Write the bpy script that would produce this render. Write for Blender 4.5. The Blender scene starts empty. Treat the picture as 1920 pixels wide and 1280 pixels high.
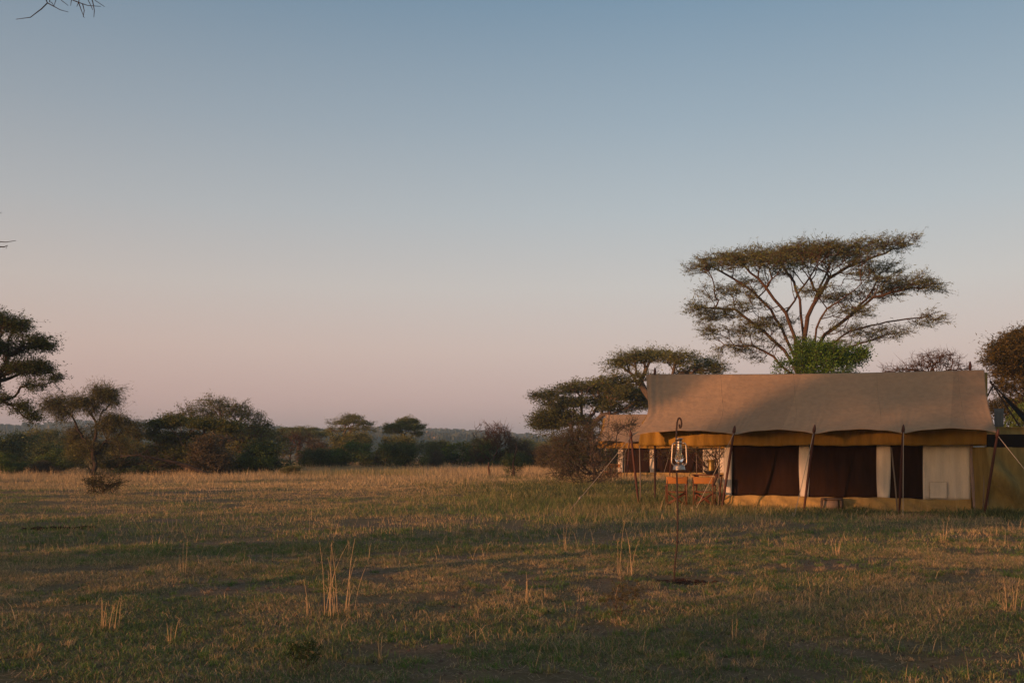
import bpy, bmesh, math
import numpy as np
from mathutils import Vector, Matrix
D = bpy.data; SC = bpy.context.scene
COL = SC.collection
F = 1867.0; CH = 1.6; HZ = 845.0
RAD = math.radians

def W(px, py, Y):
    """layout helper: point of the photograph at a chosen real distance"""
    return np.array([(px-960)/F*Y, Y, CH-(py-HZ)/F*Y])
def G(px, py):
    Y = CH*F/(py-HZ); return np.array([(px-960)/F*Y, Y, 0.0])

# ------------------------------------------------------------ noise
def _h(i, j, s):
    n = (i.astype(np.int64)*374761393 + j.astype(np.int64)*668265263 + s*1442695041) & 0xffffffff
    n = ((n ^ (n >> 13))*1274126177) & 0xffffffff
    return ((n ^ (n >> 16)) & 0xffff)/65535.0
def vn(x, y, sc, seed=0):
    x = np.asarray(x, float)/sc; y = np.asarray(y, float)/sc
    i = np.floor(x); j = np.floor(y); u = x-i; v = y-j
    u = u*u*(3-2*u); v = v*v*(3-2*v)
    a = _h(i, j, seed); b = _h(i+1, j, seed); c = _h(i, j+1, seed); d = _h(i+1, j+1, seed)
    return (a*(1-u)+b*u)*(1-v)+(c*(1-u)+d*u)*v
STAKE = G(1264, 1084)
def gz(x, y):
    x = np.asarray(x, float); y = np.asarray(y, float)
    near = np.exp(-(np.maximum(0, np.hypot(x, y)-60)/40)**2)
    z = (vn(x, y, 3.1, 1)-.5)*.07 + (vn(x, y, .75, 2)-.5)*.04 + (vn(x, y, .24, 3)-.5)*.022
    z = z*near
    pit = np.exp(-(((x-STAKE[0])/.55)**2+((y-STAKE[1])/.30)**2)**1.5)
    return z - .05*pit

# ------------------------------------------------------------ tagging
def tag(o, label=None, cat=None, group=None, kind=None):
    if label: o['label'] = label
    if cat: o['category'] = cat
    if group: o['group'] = group
    if kind: o['kind'] = kind
    return o
def empty(name, loc, label, cat, group=None, rz=0):
    o = D.objects.new(name, None); COL.objects.link(o); o.location = [float(c) for c in loc]
    o.rotation_euler = (0, 0, rz); o.empty_display_size = .2
    return tag(o, label, cat, group)
def link(name, me, mat, parent=None):
    o = D.objects.new(name, me); COL.objects.link(o)
    if mat is not None:
        for m in (mat if isinstance(mat, (list, tuple)) else [mat]): me.materials.append(m)
    if parent is not None: o.parent = parent
    return o
def np_mesh(name, V, tris=None, quads=None, col=None, smooth=False):
    me = D.meshes.new(name); V = np.asarray(V, np.float32)
    nt = 0 if tris is None else len(tris); nq = 0 if quads is None else len(quads)
    idx = []
    if nt: idx.append(np.asarray(tris, np.int32).ravel())
    if nq: idx.append(np.asarray(quads, np.int32).ravel())
    idx = np.concatenate(idx)
    st = np.concatenate([np.arange(nt)*3, nt*3+np.arange(nq)*4]).astype(np.int32)
    me.vertices.add(len(V)); me.vertices.foreach_set('co', V.ravel())
    me.loops.add(len(idx)); me.loops.foreach_set('vertex_index', idx)
    me.polygons.add(nt+nq); me.polygons.foreach_set('loop_start', st)
    try: me.polygons.foreach_set('loop_total', np.concatenate([np.full(nt, 3), np.full(nq, 4)]).astype(np.int32))
    except Exception: pass
    if smooth: me.polygons.foreach_set('use_smooth', np.ones(nt+nq, bool))
    me.update(calc_edges=True)
    if col is not None:
        a = me.color_attributes.new('Tint', 'FLOAT_COLOR', 'POINT')
        c = np.ones((len(V), 4), np.float32); c[:, :3] = col; a.data.foreach_set('color', c.ravel())
    return me

# ------------------------------------------------------------ materials
def mat(name, col=(.5, .5, .5), rough=.9, metal=0, spec=.3):
    m = D.materials.new(name); m.use_nodes = True; nt = m.node_tree
    b = nt.nodes['Principled BSDF']
    b.inputs['Base Color'].default_value = (*col, 1); b.inputs['Roughness'].default_value = rough
    b.inputs['Metallic'].default_value = metal
    b.inputs['Specular IOR Level'].default_value = spec
    return m, nt, b
def nd(nt, t, **k):
    n = nt.nodes.new(t)
    for a, v in k.items(): setattr(n, a, v)
    return n
def ramp(nt, src, stops):
    r = nd(nt, 'ShaderNodeValToRGB'); e = r.color_ramp.elements
    while len(e) < len(stops): e.new(.5)
    for i, (p, c) in enumerate(stops):
        e[i].position = p; e[i].color = (*c, 1) if len(c) == 3 else c
    nt.links.new(src, r.inputs[0]); return r.outputs[0]
def noise_tex(nt, scale, detail=4, vec=None, rough=.6):
    n = nd(nt, 'ShaderNodeTexNoise'); n.inputs['Scale'].default_value = scale
    n.inputs['Detail'].default_value = detail; n.inputs['Roughness'].default_value = rough
    if vec is not None: nt.links.new(vec, n.inputs['Vector'])
    return n.outputs[0]
def mixc(nt, fac, a, b, mode='MIX'):
    n = nd(nt, 'ShaderNodeMix', data_type='RGBA', blend_type=mode)
    if isinstance(fac, (int, float)): n.inputs[0].default_value = fac
    else: nt.links.new(fac, n.inputs[0])
    for i, s in ((6, a), (7, b)):
        if isinstance(s, (tuple, list)): n.inputs[i].default_value = (*s, 1)
        else: nt.links.new(s, n.inputs[i])
    return n.outputs[2]
def mapping(nt, scale=(1, 1, 1), rot=(0, 0, 0)):
    t = nd(nt, 'ShaderNodeTexCoord'); m = nd(nt, 'ShaderNodeMapping')
    m.inputs['Scale'].default_value = scale; m.inputs['Rotation'].default_value = rot
    nt.links.new(t.outputs['Object'], m.inputs['Vector']); return m.outputs[0]
def bump(nt, b, src, dist=.02, strength=.5, prev=None):
    n = nd(nt, 'ShaderNodeBump'); n.inputs['Distance'].default_value = dist; n.inputs['Strength'].default_value = strength
    nt.links.new(src, n.inputs['Height'])
    if prev is not None: nt.links.new(prev, n.inputs['Normal'])
    nt.links.new(n.outputs[0], b.inputs['Normal']); return n.outputs[0]

def canvas(name, c1, c2, stain=.5, transl=.12, panels=0):
    m, nt, b = mat(name, c1, .95, spec=.1)
    v = mapping(nt)
    big = noise_tex(nt, 1.1, 5, v); col = mixc(nt, big, c1, c2)
    streak = noise_tex(nt, 3.0, 4, mapping(nt, (2.2, 2.2, .35)))
    s2 = ramp(nt, streak, [(.35, (1-stain*.45,)*3), (.62, (1, 1, 1))])
    col = mixc(nt, 1.0, col, s2, 'MULTIPLY')
    fine = noise_tex(nt, 60, 2, v); f2 = ramp(nt, fine, [(.2, (.86, .86, .86)), (.8, (1.08, 1.08, 1.08))])
    col = mixc(nt, 1.0, col, f2, 'MULTIPLY')
    if panels:
        # the cloth is sewn from widths that have weathered a little differently
        sx_ = nd(nt, 'ShaderNodeSeparateXYZ'); nt.links.new(v, sx_.inputs[0]); q = nd(nt, 'ShaderNodeMath', operation='MULTIPLY'); q.inputs[1].default_value = 1/panels
        nt.links.new(sx_.outputs[0], q.inputs[0]); fl = nd(nt, 'ShaderNodeMath', operation='FLOOR'); nt.links.new(q.outputs[0], fl.inputs[0])
        wn = nd(nt, 'ShaderNodeTexWhiteNoise', noise_dimensions='1D'); nt.links.new(fl.outputs[0], wn.inputs['W'])
        col = mixc(nt, 1.0, col, ramp(nt, wn.outputs[0], [(0, (.86, .87, .88)), (1, (1.06, 1.05, 1.03))]), 'MULTIPLY')
    nt.links.new(col, b.inputs['Base Color'])
    w = bump(nt, b, noise_tex(nt, 120, 2, v), .002, .5)
    w = bump(nt, b, noise_tex(nt, 2.6, 5, mapping(nt, (1.6, 1.6, .35)), .5), .06, .5, w)
    tr = nd(nt, 'ShaderNodeBsdfTranslucent'); nt.links.new(col, tr.inputs[0])
    mx = nd(nt, 'ShaderNodeMixShader'); mx.inputs[0].default_value = transl
    nt.links.new(b.outputs[0], mx.inputs[1]); nt.links.new(tr.outputs[0], mx.inputs[2])
    nt.links.new(mx.outputs[0], nt.nodes['Material Output'].inputs[0])
    return m
M = {}
M['tan'] = canvas('tan_canvas', (.45, .30, .185), (.40, .27, .17), .3, .12, 2.05)
M['ochre'] = canvas('ochre_canvas', (.40, .235, .05), (.31, .19, .045), .5, .15)
M['skirt'] = canvas('skirt_canvas', (.48, .315, .12), (.38, .26, .105), .6)
M['olive'] = canvas('olive_canvas', (.33, .25, .095), (.25, .19, .075), .6)
M['cream'] = canvas('cream_canvas', (.80, .71, .63), (.72, .63, .56), .3)
M['trim'] = canvas('trim_canvas', (.36, .27, .26), (.30, .22, .2), .3)
M['netting'] = canvas('insect_netting', (.036, .017, .009), (.022, .011, .007), .7, .04)
M['black_net'] = canvas('black_netting', (.016, .014, .014), (.012, .01, .01), .4, .03)
M['grey_canvas'] = canvas('grey_canvas', (.20, .20, .20), (.15, .155, .16), .5)
def wood(name, c1, c2, sc=(14, 14, 1.2), rough=.55):
    m, nt, b = mat(name, c1, rough, spec=.4)
    n = noise_tex(nt, 6, 6, mapping(nt, sc)); nt.links.new(mixc(nt, n, c1, c2), b.inputs['Base Color'])
    bump(nt, b, n, .004, .5); return m
M['pole'] = wood('dark_red_wood', (.085, .024, .014), (.04, .012, .008))
M['greypole'] = wood('weathered_pole', (.23, .18, .15), (.15, .12, .10))
M['chairwood'] = wood('chair_wood', (.16, .05, .022), (.09, .028, .013))
M['plank'] = wood('plank_wood', (.13, .085, .06), (.07, .045, .032), (1.5, 14, 14))
M['block'] = wood('pale_block', (.24, .17, .13), (.17, .12, .09), (4, 4, 4), .9)
M['leather'] = wood('orange_leather', (.42, .165, .032), (.33, .125, .025), (2, 2, 2), .6)
M['rope'] = wood('rope', (.42, .34, .26), (.3, .24, .18), (40, 40, 40), .9)
M['darkrope'] = wood('dark_cord', (.05, .05, .06), (.03, .03, .04), (40, 40, 40), .9)
M['rust'] = wood('rusty_iron', (.040, .020, .015), (.022, .012, .010), (20, 20, 20), .7)
m, nt, b = mat('galvanised_metal', (.62, .60, .57), .28, 1.0)
n = noise_tex(nt, 30, 5, mapping(nt)); nt.links.new(ramp(nt, n, [(.3, (.30, .25, .21)), (.7, (.54, .47, .40))]), b.inputs['Base Color'])
r_ = nd(nt, 'ShaderNodeMath', operation='MULTIPLY_ADD'); r_.inputs[1].default_value = .35; r_.inputs[2].default_value = .24
nt.links.new(n, r_.inputs[0]); nt.links.new(r_.outputs[0], b.inputs['Roughness']); M['metal'] = m
m, nt, b = mat('brass', (.58, .36, .09), .5, .8)
n = noise_tex(nt, 12, 5, mapping(nt)); nt.links.new(ramp(nt, n, [(.3, (.12, .09, .04)), (.7, (.26, .19, .07))]), b.inputs['Base Color']); M['brass'] = m
m, nt, b = mat('dark_enamel', (.02, .02, .022), .4); M['enamel'] = m
nt.links.new(ramp(nt, noise_tex(nt, 15, 4, mapping(nt)), [(.3, (.012, .012, .014)), (.7, (.035, .033, .033))]), b.inputs['Base Color'])
m, nt, b = mat('clear_glass', (1, 1, 1), .03); b.inputs['Transmission Weight'].default_value = .95; b.inputs['IOR'].default_value = 1.15
nt.links.new(ramp(nt, noise_tex(nt, 25, 4, mapping(nt)), [(.3, (.86, .86, .84)), (.7, (1, 1, 1))]), b.inputs['Base Color']); M['glass'] = m

def bark(name, c1, c2):
    m, nt, b = mat(name, c1, .95, spec=.1)
    n = noise_tex(nt, 5, 6, mapping(nt, (3, 3, 1))); nt.links.new(mixc(nt, n, c1, c2), b.inputs['Base Color'])
    bump(nt, b, n, .03, .6); return m
M['bark_red'] = bark('reddish_bark', (.105, .062, .042), (.065, .042, .03))
M['bark_grey'] = bark('grey_bark', (.15, .115, .095), (.085, .065, .055))
M['bark_thorn'] = bark('thorn_bark', (.11, .088, .072), (.07, .055, .046))
M['bark_dark'] = bark('dark_bark', (.07, .05, .04), (.04, .03, .025))
def leafmat(name, transl=.3, rough=.7):
    m, nt, b = mat(name, (.1, .1, .1), rough, spec=.15)
    a = nd(nt, 'ShaderNodeAttribute'); a.attribute_name = 'Tint'
    v = noise_tex(nt, .9, 3, mapping(nt)); v2 = ramp(nt, v, [(.3, (.78, .80, .80)), (.7, (1.16, 1.14, 1.1))])
    c = mixc(nt, 1.0, a.outputs[0], v2, 'MULTIPLY'); nt.links.new(c, b.inputs['Base Color'])
    t = nd(nt, 'ShaderNodeBsdfTranslucent'); nt.links.new(c, t.inputs[0])
    mx = nd(nt, 'ShaderNodeMixShader'); mx.inputs[0].default_value = transl
    nt.links.new(b.outputs[0], mx.inputs[1]); nt.links.new(t.outputs[0], mx.inputs[2])
    nt.links.new(mx.outputs[0], nt.nodes['Material Output'].inputs[0]); return m
M['leaf'] = leafmat('leaves'); M['grass'] = leafmat('grass_blades', .25, .6)

# ------------------------------------------------------------ mesh helpers
def frames(Dv):
    Dv = Dv/np.maximum(np.linalg.norm(Dv, axis=1, keepdims=True), 1e-9)
    a = np.where(np.abs(Dv[:, 2:3]) < .9, np.array([[0, 0, 1.]]), np.array([[1., 0, 0]]))
    s = np.cross(Dv, a); s /= np.linalg.norm(s, axis=1, keepdims=True)
    return s, np.cross(s, Dv)
def cones(P, Q, rp, rq, k):
    s, t = frames(Q-P); n = len(P); ang = np.arange(k)*2*math.pi/k
    ring = s[:, None]*np.cos(ang)[None, :, None]+t[:, None]*np.sin(ang)[None, :, None]
    V = np.concatenate([P[:, None]+ring*rp[:, None, None], Q[:, None]+ring*rq[:, None, None]], 1).reshape(-1, 3)
    b = (np.arange(n)*2*k)[:, None]; i = np.arange(k)[None]; j = (i+1) % k
    q = np.stack([b+i, b+j, b+k+j, b+k+i], -1).reshape(-1, 4)
    return V, q
class MB:
    def __init__(s): s.V = []; s.Q = []; s.T = []; s.n = 0; s.C = []
    def add(s, V, quads=None, tris=None, col=None):
        V = np.asarray(V, float); s.V.append(V)
        if quads is not None and len(quads): s.Q.append(np.asarray(quads)+s.n)
        if tris is not None and len(tris): s.T.append(np.asarray(tris)+s.n)
        if col is not None: s.C.append(np.asarray(col, float))
        s.n += len(V)
    def mesh(s, name, smooth=False):
        return np_mesh(name, np.concatenate(s.V), np.concatenate(s.T) if s.T else None,
                       np.concatenate(s.Q) if s.Q else None, np.concatenate(s.C) if s.C else None, smooth)
    def tube(s, pts, r, k=8, cap=True):
        pts = np.asarray(pts, float); n = len(pts); r = np.broadcast_to(np.asarray(r, float), (n,))
        d = np.gradient(pts, axis=0); S, T = frames(d)
        for i in range(1, n):
            if np.dot(S[i], S[i-1]) < 0 or True:
                dn = d[i]/np.linalg.norm(d[i]); x = S[i-1]-dn*np.dot(S[i-1], dn); x /= np.linalg.norm(x); S[i] = x; T[i] = np.cross(x, dn)
        a = np.arange(k)*2*math.pi/k
        V = (pts[:, None]+(S[:, None]*np.cos(a)[None, :, None]+T[:, None]*np.sin(a)[None, :, None])*r[:, None, None]).reshape(-1, 3)
        q = [[i*k+j, i*k+(j+1) % k, (i+1)*k+(j+1) % k, (i+1)*k+j] for i in range(n-1) for j in range(k)]
        t = []
        if cap:
            V = np.vstack([V, pts[0], pts[-1]]); c0 = n*k; c1 = c0+1
            t = [[c0, (j+1) % k, j] for j in range(k)]+[[c1, (n-1)*k+j, (n-1)*k+(j+1) % k] for j in range(k)]
        s.add(V, q, t)
    def lathe(s, prof, c=(0, 0, 0), k=20):
        prof = np.asarray(prof, float); a = np.arange(k)*2*math.pi/k; n = len(prof)
        V = np.stack([prof[:, 0:1]*np.cos(a)+c[0], prof[:, 0:1]*np.sin(a)+c[1], np.repeat(prof[:, 1:2], k, 1)+c[2]], -1).reshape(-1, 3)
        s.add(V, [[i*k+j, i*k+(j+1) % k, (i+1)*k+(j+1) % k, (i+1)*k+j] for i in range(n-1) for j in range(k)])
    def box(s, c, sz, R=None, bev=.0):
        x, y, z = [q/2 for q in sz]
        bm = bmesh.new(); bmesh.ops.create_cube(bm, size=1, matrix=Matrix.Diagonal((*sz, 1)))
        if bev: bmesh.ops.bevel(bm, geom=bm.edges[:], offset=bev, segments=2, affect='EDGES')
        bm.verts.ensure_lookup_table(); V = np.array([v.co[:] for v in bm.verts])
        if R is not None: V = V@np.array(R).T
        bmesh.ops.triangulate(bm, faces=bm.faces[:]); T = [[v.index for v in f.verts] for f in bm.faces]; bm.free()
        s.add(V+np.array(c), None, T)
    def beam(s, p, q, w, h, bev=.004):
        p = np.array(p, float); q = np.array(q, float); d = q-p; L = np.linalg.norm(d)
        S, T = frames(d[None]); R = np.stack([S[0], T[0], d/L], 1); s.box((p+q)/2, (w, h, L), R, bev)
    def grid(s, P):
        P = np.asarray(P, float); a, b = P.shape[:2]; i = np.arange(a-1)[:, None]; j = np.arange(b-1)[None]
        q = np.stack([i*b+j, (i+1)*b+j, (i+1)*b+j+1, i*b+j+1], -1).reshape(-1, 4); s.add(P.reshape(-1, 3), q)
def sheet(name, P, m, parent, thick=.006):
    b = MB(); b.grid(P); o = link(name, b.mesh(name, True), m, parent)
    md = o.modifiers.new('thickness', 'SOLIDIFY'); md.thickness = thick; md.offset = 0
    return o

# ------------------------------------------------------------ trees
def grow(rng, stem, pts, bf=.35, maxlen=.6, wob=.12, power=.5, sag=0.0, limbs=()):
    """joins crown points to a stem by the cheapest path, like a real branching pattern"""
    cap = len(pts)*6+len(stem)+1500
    N = np.zeros((cap, 3)); PA = np.full(cap, -1); PL = np.zeros(cap); n = 0
    for i, p in enumerate(stem):
        N[n] = p; PA[n] = n-1
        if n: PL[n] = PL[n-1]+np.linalg.norm(N[n]-N[n-1])
        n += 1
    ns = n; top = stem[-1]
    for lb in limbs:                       # main limbs laid out first, from a low fork
        j = int(np.argmin(np.linalg.norm(N[:n]-lb[0], axis=1))); q0 = N[j]; pr = j
        for q1 in lb[1:]:
            k = max(1, int(np.linalg.norm(q1-q0)/maxlen))
            for q in range(1, k+1):
                N[n] = q0+(q1-q0)*q/k+rng.normal(size=3)*.035; PA[n] = pr; PL[n] = PL[pr]+np.linalg.norm(N[n]-N[pr]); pr = n; n += 1
            q0 = N[pr]
    if limbs: PL[:n] *= .55
    first = max(0, int(ns*.35))
    order = np.argsort(np.linalg.norm(pts-top, axis=1))
    for p in pts[order]:
        d = np.linalg.norm(N[first:n]-p, axis=1)
        j = first+int(np.argmin(d+bf*PL[first:n])); L = d[j-first]
        k = max(1, int(math.ceil(L/maxlen)))
        if n+k >= cap: break
        a = N[j].copy(); off = rng.normal(size=3)*wob*L; off[2] += sag*L
        pr = j
        for q in range(1, k+1):
            t = q/k; x = a+(p-a)*t+off*math.sin(math.pi*t)*.6
            if q < k: x = x+rng.normal(size=3)*wob*maxlen*.25
            N[n] = x; PA[n] = pr; PL[n] = PL[pr]+L/k; pr = n; n += 1
    N = N[:n]; PA = PA[:n]; PL = PL[:n]
    cnt = np.zeros(n); kids = np.zeros(n, int)
    for i in range(n-1, 0, -1):
        if kids[i] == 0: cnt[i] += 1
        cnt[PA[i]] += cnt[i]; kids[PA[i]] += 1
    return N, PA, PL, cnt, kids
def leaves(rng, C, Dv, n_per, spread, size, c1, c2, flat=1.0, aspect=.35):
    """C tips, Dv outward directions; every leaf (or spray of leaflets) is a small folded blade"""
    n = len(C)*n_per; c = np.repeat(C, n_per, 0); d = np.repeat(Dv, n_per, 0)
    off = rng.normal(size=(n, 3))*spread; off[:, 2] *= flat
    c = c+off; a = d*1.0+rng.normal(size=(n, 3))*.62; a[:, 2] *= .8; a /= np.linalg.norm(a, axis=1, keepdims=True)
    s = np.cross(a, rng.normal(size=(n, 3))); s /= np.linalg.norm(s, axis=1, keepdims=True)
    L = size*rng.uniform(.55, 1.35, (n, 1)); w = L*aspect
    V = np.stack([c-a*L*.5, c+s*w*.5, c+a*L*.5, c-s*w*.5], 1).reshape(-1, 3)
    q = np.arange(n*4).reshape(-1, 4)
    t = rng.uniform(0, 1, (n, 1)); b = rng.uniform(.65, 1.35, (n, 1))
    col = (np.array(c1)*(1-t)+np.array(c2)*t)*b
    return V, q, np.repeat(col, 4, 0)
def tree_meshes(name, rng, stem, pts, r0, rt=.008, bf=.35, maxlen=.6, wob=.12, n_leaf=10, spread=.18, size=.11,
                c1=(.1, .09, .03), c2=(.14, .11, .04), flat=.7, aspect=.35, twigs=3, twig_len=.5, sag=0, droop=0, leafy=1.0, limbs=(), power=.5, tipw=.006, clump=.36):
    pts = np.array(pts, float)
    if len(pts) > 60 and clump:
        # leave irregular holes so that the crown breaks into uneven clumps
        ext = np.ptp(pts[:, 0])*.085+.02
        nz = vn(pts[:, 0]+pts[:, 1]*.7, pts[:, 2]*1.6+pts[:, 1]*.5, ext, int(rng.integers(1, 999)))
        pts = pts[nz > clump]+rng.normal(size=(int((nz > clump).sum()), 3))*ext*.12
    N, PA, PL, cnt, kids = grow(rng, np.array(stem, float), pts, bf, maxlen, wob, power, sag, limbs)
    r = np.maximum(rt, r0*(cnt/cnt[0])**power)
    ch = np.arange(1, len(N)); pa = PA[ch]
    rp = np.minimum(r[pa], r[ch]*1.35); b = MB()
    thick = r[ch] > .04
    for msk, k in ((thick, 7), (~thick, 3)):
        if msk.any():
            V, q = cones(N[pa][msk], N[ch][msk]+(N[ch][msk]-N[pa][msk])*.04, rp[msk], r[ch][msk], k); b.add(V, q)
    tips = ch[(kids[ch] == 0) | (cnt[ch] <= 2)]
    dv = N[tips]-N[PA[tips]]; dv /= np.maximum(np.linalg.norm(dv, axis=1, keepdims=True), 1e-6)
    C = [N[tips]]; DD = [dv]
    for _ in range(twigs):
        dd = dv+rng.normal(size=dv.shape)*.75; dd[:, 2] = dd[:, 2]*(.45 if flat < .7 else 1)-droop; dd /= np.linalg.norm(dd, axis=1, keepdims=True)
        tl = rng.uniform(.3, 1.1, (len(dv), 1))*np.where(rng.random((len(dv), 1)) < .05, 1.9, 1)
        e = N[tips]+dd*twig_len*tl
        mid = (N[tips]+e)/2+rng.normal(size=e.shape)*twig_len*.08
        V, q = cones(N[tips], mid, np.full(len(e), rt*.8), np.full(len(e), rt*.7), 3); b.add(V, q)
        V, q = cones(mid, e, np.full(len(e), rt*.7), np.full(len(e), tipw*.6), 3); b.add(V, q)
        C.append((N[tips]+e)/2); DD.append(dd); C.append(e); DD.append(dd)
    tm = b.mesh(name+'_wood', True); lm = None
    if n_leaf:
        C = np.concatenate(C); DD = np.concatenate(DD)
        if leafy < 1:
            k = rng.random(len(C)) < leafy; C = C[k]; DD = DD[k]
        # thin out crown in clumps so that gaps and darker hearts appear
        V, q, col = leaves(rng, C, DD, n_leaf, spread, size, c1, c2, flat, aspect)
        lm = np_mesh(name+'_leaf', V, None, q, col)
    return tm, lm
def pads_pts(rng, pads, base, Y, dens=1.0):
    """pads: (px, py, rx px, ry px, depth offset m, count); points relative to base"""
    out = []
    for (px, py, rx, ry, dy, n) in pads:
        c = W(px, py, Y+dy); s = (Y+dy)/F; n = int(n*dens)
        d = rng.normal(size=(n, 3)); d /= np.linalg.norm(d, axis=1, keepdims=True)
        d *= rng.random((n, 1))**(1/2.4)
        out.append(c+d*np.array([rx*s, rx*s*.85, ry*s]))
    return np.concatenate(out)-base
def place_tree(name, loc, label, cat, group, tm, lm, bk, rz=0, scale=(1, 1, 1), tn='trunk', ln='crown'):
    e = empty(name, loc, label, cat, group, rz); e.scale = scale
    def lk(nm, me, m):
        if not me.materials: me.materials.append(m)
        o = D.objects.new(nm, me); COL.objects.link(o); o.parent = e
    lk(tn, tm, bk)
    if lm is not None: lk(ln, lm, M['leaf'])
    return e
def copy_tree(o, loc, rz, scale, label, group=None):
    c = o.copy(); COL.objects.link(c); c.location = [float(q) for q in loc]; c.rotation_euler = (0, 0, rz); c.scale = scale
    c['label'] = label
    if group: c['group'] = group
    for ch in o.children:
        d = ch.copy(); COL.objects.link(d); d.parent = c
    return c

# ============================================================ LIGHT, SKY, CAMERA
AZ = 52.0; EL = 5.0
LDIR = np.array([math.sin(RAD(AZ))*math.cos(RAD(EL)), math.cos(RAD(AZ))*math.cos(RAD(EL)), -math.sin(RAD(EL))])
sun = D.lights.new('sun', 'SUN'); sun.energy = 3.3; sun.angle = RAD(.5); sun.color = (1, .45, .20)
so = D.objects.new('sun', sun); COL.objects.link(so); so.rotation_euler = Vector(LDIR).to_track_quat('-Z', 'Y').to_euler()
w = D.worlds.new('World'); SC.world = w; w.use_nodes = True; nt = w.node_tree; bg = nt.nodes['Background']
sky = nd(nt, 'ShaderNodeTexSky', sky_type='NISHITA'); sky.sun_disc = False; sky.sun_elevation = RAD(EL)
sky.sun_rotation = RAD(180+AZ); sky.air_density = 1.0; sky.dust_density = 1.0; sky.ozone_density = 1.0
tc = nd(nt, 'ShaderNodeTexCoord'); sx = nd(nt, 'ShaderNodeSeparateXYZ'); nt.links.new(tc.outputs['Generated'], sx.inputs[0])
# dusk sky opposite the sun: rosy belt low down, slate blue above, a little darker to the west side
belt = ramp(nt, sx.outputs['Z'], [(0.0, (.330, .222, .215)), (.05, (.390, .278, .262)), (.10, (.405, .325, .300)), (.16, (.368, .350, .338)), (.23, (.285, .316, .338)), (.31, (.202, .256, .304)), (.41, (.118, .186, .254)), (.8, (.085, .14, .21))])
s10 = nd(nt, 'ShaderNodeVectorMath', operation='SCALE'); s10.inputs['Scale'].default_value = .145
nt.links.new(sky.outputs[0], s10.inputs[0])
side = nd(nt, 'ShaderNodeMapRange'); side.inputs[1].default_value = -.55; side.inputs[2].default_value = .15
nt.links.new(sx.outputs["X"], side.inputs[0])
bsc = mixc(nt, 1.0, belt, ramp(nt, side.outputs[0], [(0, (.95, .85, .81)), (1, (1, 1, 1))]), 'MULTIPLY')
# the physical sky takes over towards the sun (behind the camera)
bk_ = nd(nt, 'ShaderNodeMapRange'); bk_.inputs[1].default_value = .25; bk_.inputs[2].default_value = -.5
bk_.inputs[3].default_value = .06; bk_.inputs[4].default_value = .75; nt.links.new(sx.outputs['Y'], bk_.inputs[0])
warm = mixc(nt, 1.0, s10.outputs[0], (1.0, .82, .68), 'MULTIPLY')
nt.links.new(mixc(nt, bk_.outputs[0], bsc, warm), bg.inputs[0]); bg.inputs[1].default_value = 1.0
SKYM = nt

cam = D.cameras.new('camera'); co = D.objects.new('camera', cam); COL.objects.link(co); SC.camera = co
co.location = (0, 0, CH); co.rotation_euler = (RAD(90), 0, 0)
cam.sensor_width = 36; cam.lens = 36*F/1920; cam.shift_y = 205/1920; cam.clip_start = .1; cam.clip_end = 9000
SC.view_settings.view_transform = 'Standard'; SC.view_settings.look = 'None'; SC.view_settings.exposure = 0.75; SC.view_settings.gamma = 1
SC.render.engine = 'CYCLES'
SC.cycles.max_bounces = 6; SC.cycles.transparent_max_bounces = 8; SC.cycles.volume_bounces = 0

# ============================================================ GROUND
def axis(n, lim, fine):
    t = np.linspace(-1, 1, n); k = math.asinh(lim/fine); return np.sinh(t*k)*fine
xs = axis(520, 2500, 9.0)
y1 = np.linspace(0, 1, 620)
ys = np.concatenate([-np.sinh(np.linspace(math.asinh(390/6.), .02, 60))*6., 3+np.sinh(np.linspace(0, math.asinh(2650/5.5), 600))*5.5])
X, Y = np.meshgrid(xs, ys, indexing='ij'); Z = gz(X, Y)
b = MB(); b.grid(np.stack([X, Y, Z], -1))
m, nt, bb = mat('dry_savanna_soil', (.1, .08, .06), 1.0, spec=.05)
vec = mapping(nt)
soil = ramp(nt, noise_tex(nt, 3.0, 8, vec, .7), [(.25, (.125, .080, .064)), (.5, (.20, .132, .100)), (.75, (.28, .19, .145))])
litter = ramp(nt, noise_tex(nt, 45, 6, vec, .8), [(.42, (0, 0, 0)), (.62, (1, 1, 1))])
col = mixc(nt, litter, soil, (.20, .145, .075))
turf = ramp(nt, noise_tex(nt, .35, 7, vec, .65), [(.38, (0, 0, 0)), (.6, (1, 1, 1))])
gcol = mixc(nt, noise_tex(nt, 9, 5, vec), (.075, .095, .03), (.17, .15, .06))
hf = nd(nt, 'ShaderNodeMath', operation='MULTIPLY'); hf.inputs[1].default_value = .55; nt.links.new(turf, hf.inputs[0])
col = mixc(nt, hf.outputs[0], col, gcol)
# bare red earth where the lantern stake was dug in
gp = nd(nt, 'ShaderNodeNewGeometry'); vs = nd(nt, 'ShaderNodeVectorMath', operation='SUBTRACT'); vs.inputs[1].default_value = (STAKE[0]+.05, STAKE[1], 0)
nt.links.new(gp.outputs['Position'], vs.inputs[0]); vm = nd(nt, 'ShaderNodeVectorMath', operation='MULTIPLY'); vm.inputs[1].default_value = (1.4, 2.2, 0)
nt.links.new(vs.outputs[0], vm.inputs[0]); vl = nd(nt, 'ShaderNodeVectorMath', operation='LENGTH'); nt.links.new(vm.outputs[0], vl.inputs[0])
ad = nd(nt, 'ShaderNodeMath', operation='ADD'); nt.links.new(vl.outputs['Value'], ad.inputs[0]); nt.links.new(noise_tex(nt, 4, 4, vec), ad.inputs[1])
col = mixc(nt, ramp(nt, ad.outputs[0], [(.95, (1, 1, 1)), (1.0, (0, 0, 0))]), col, (.085, .032, .018))
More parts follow.
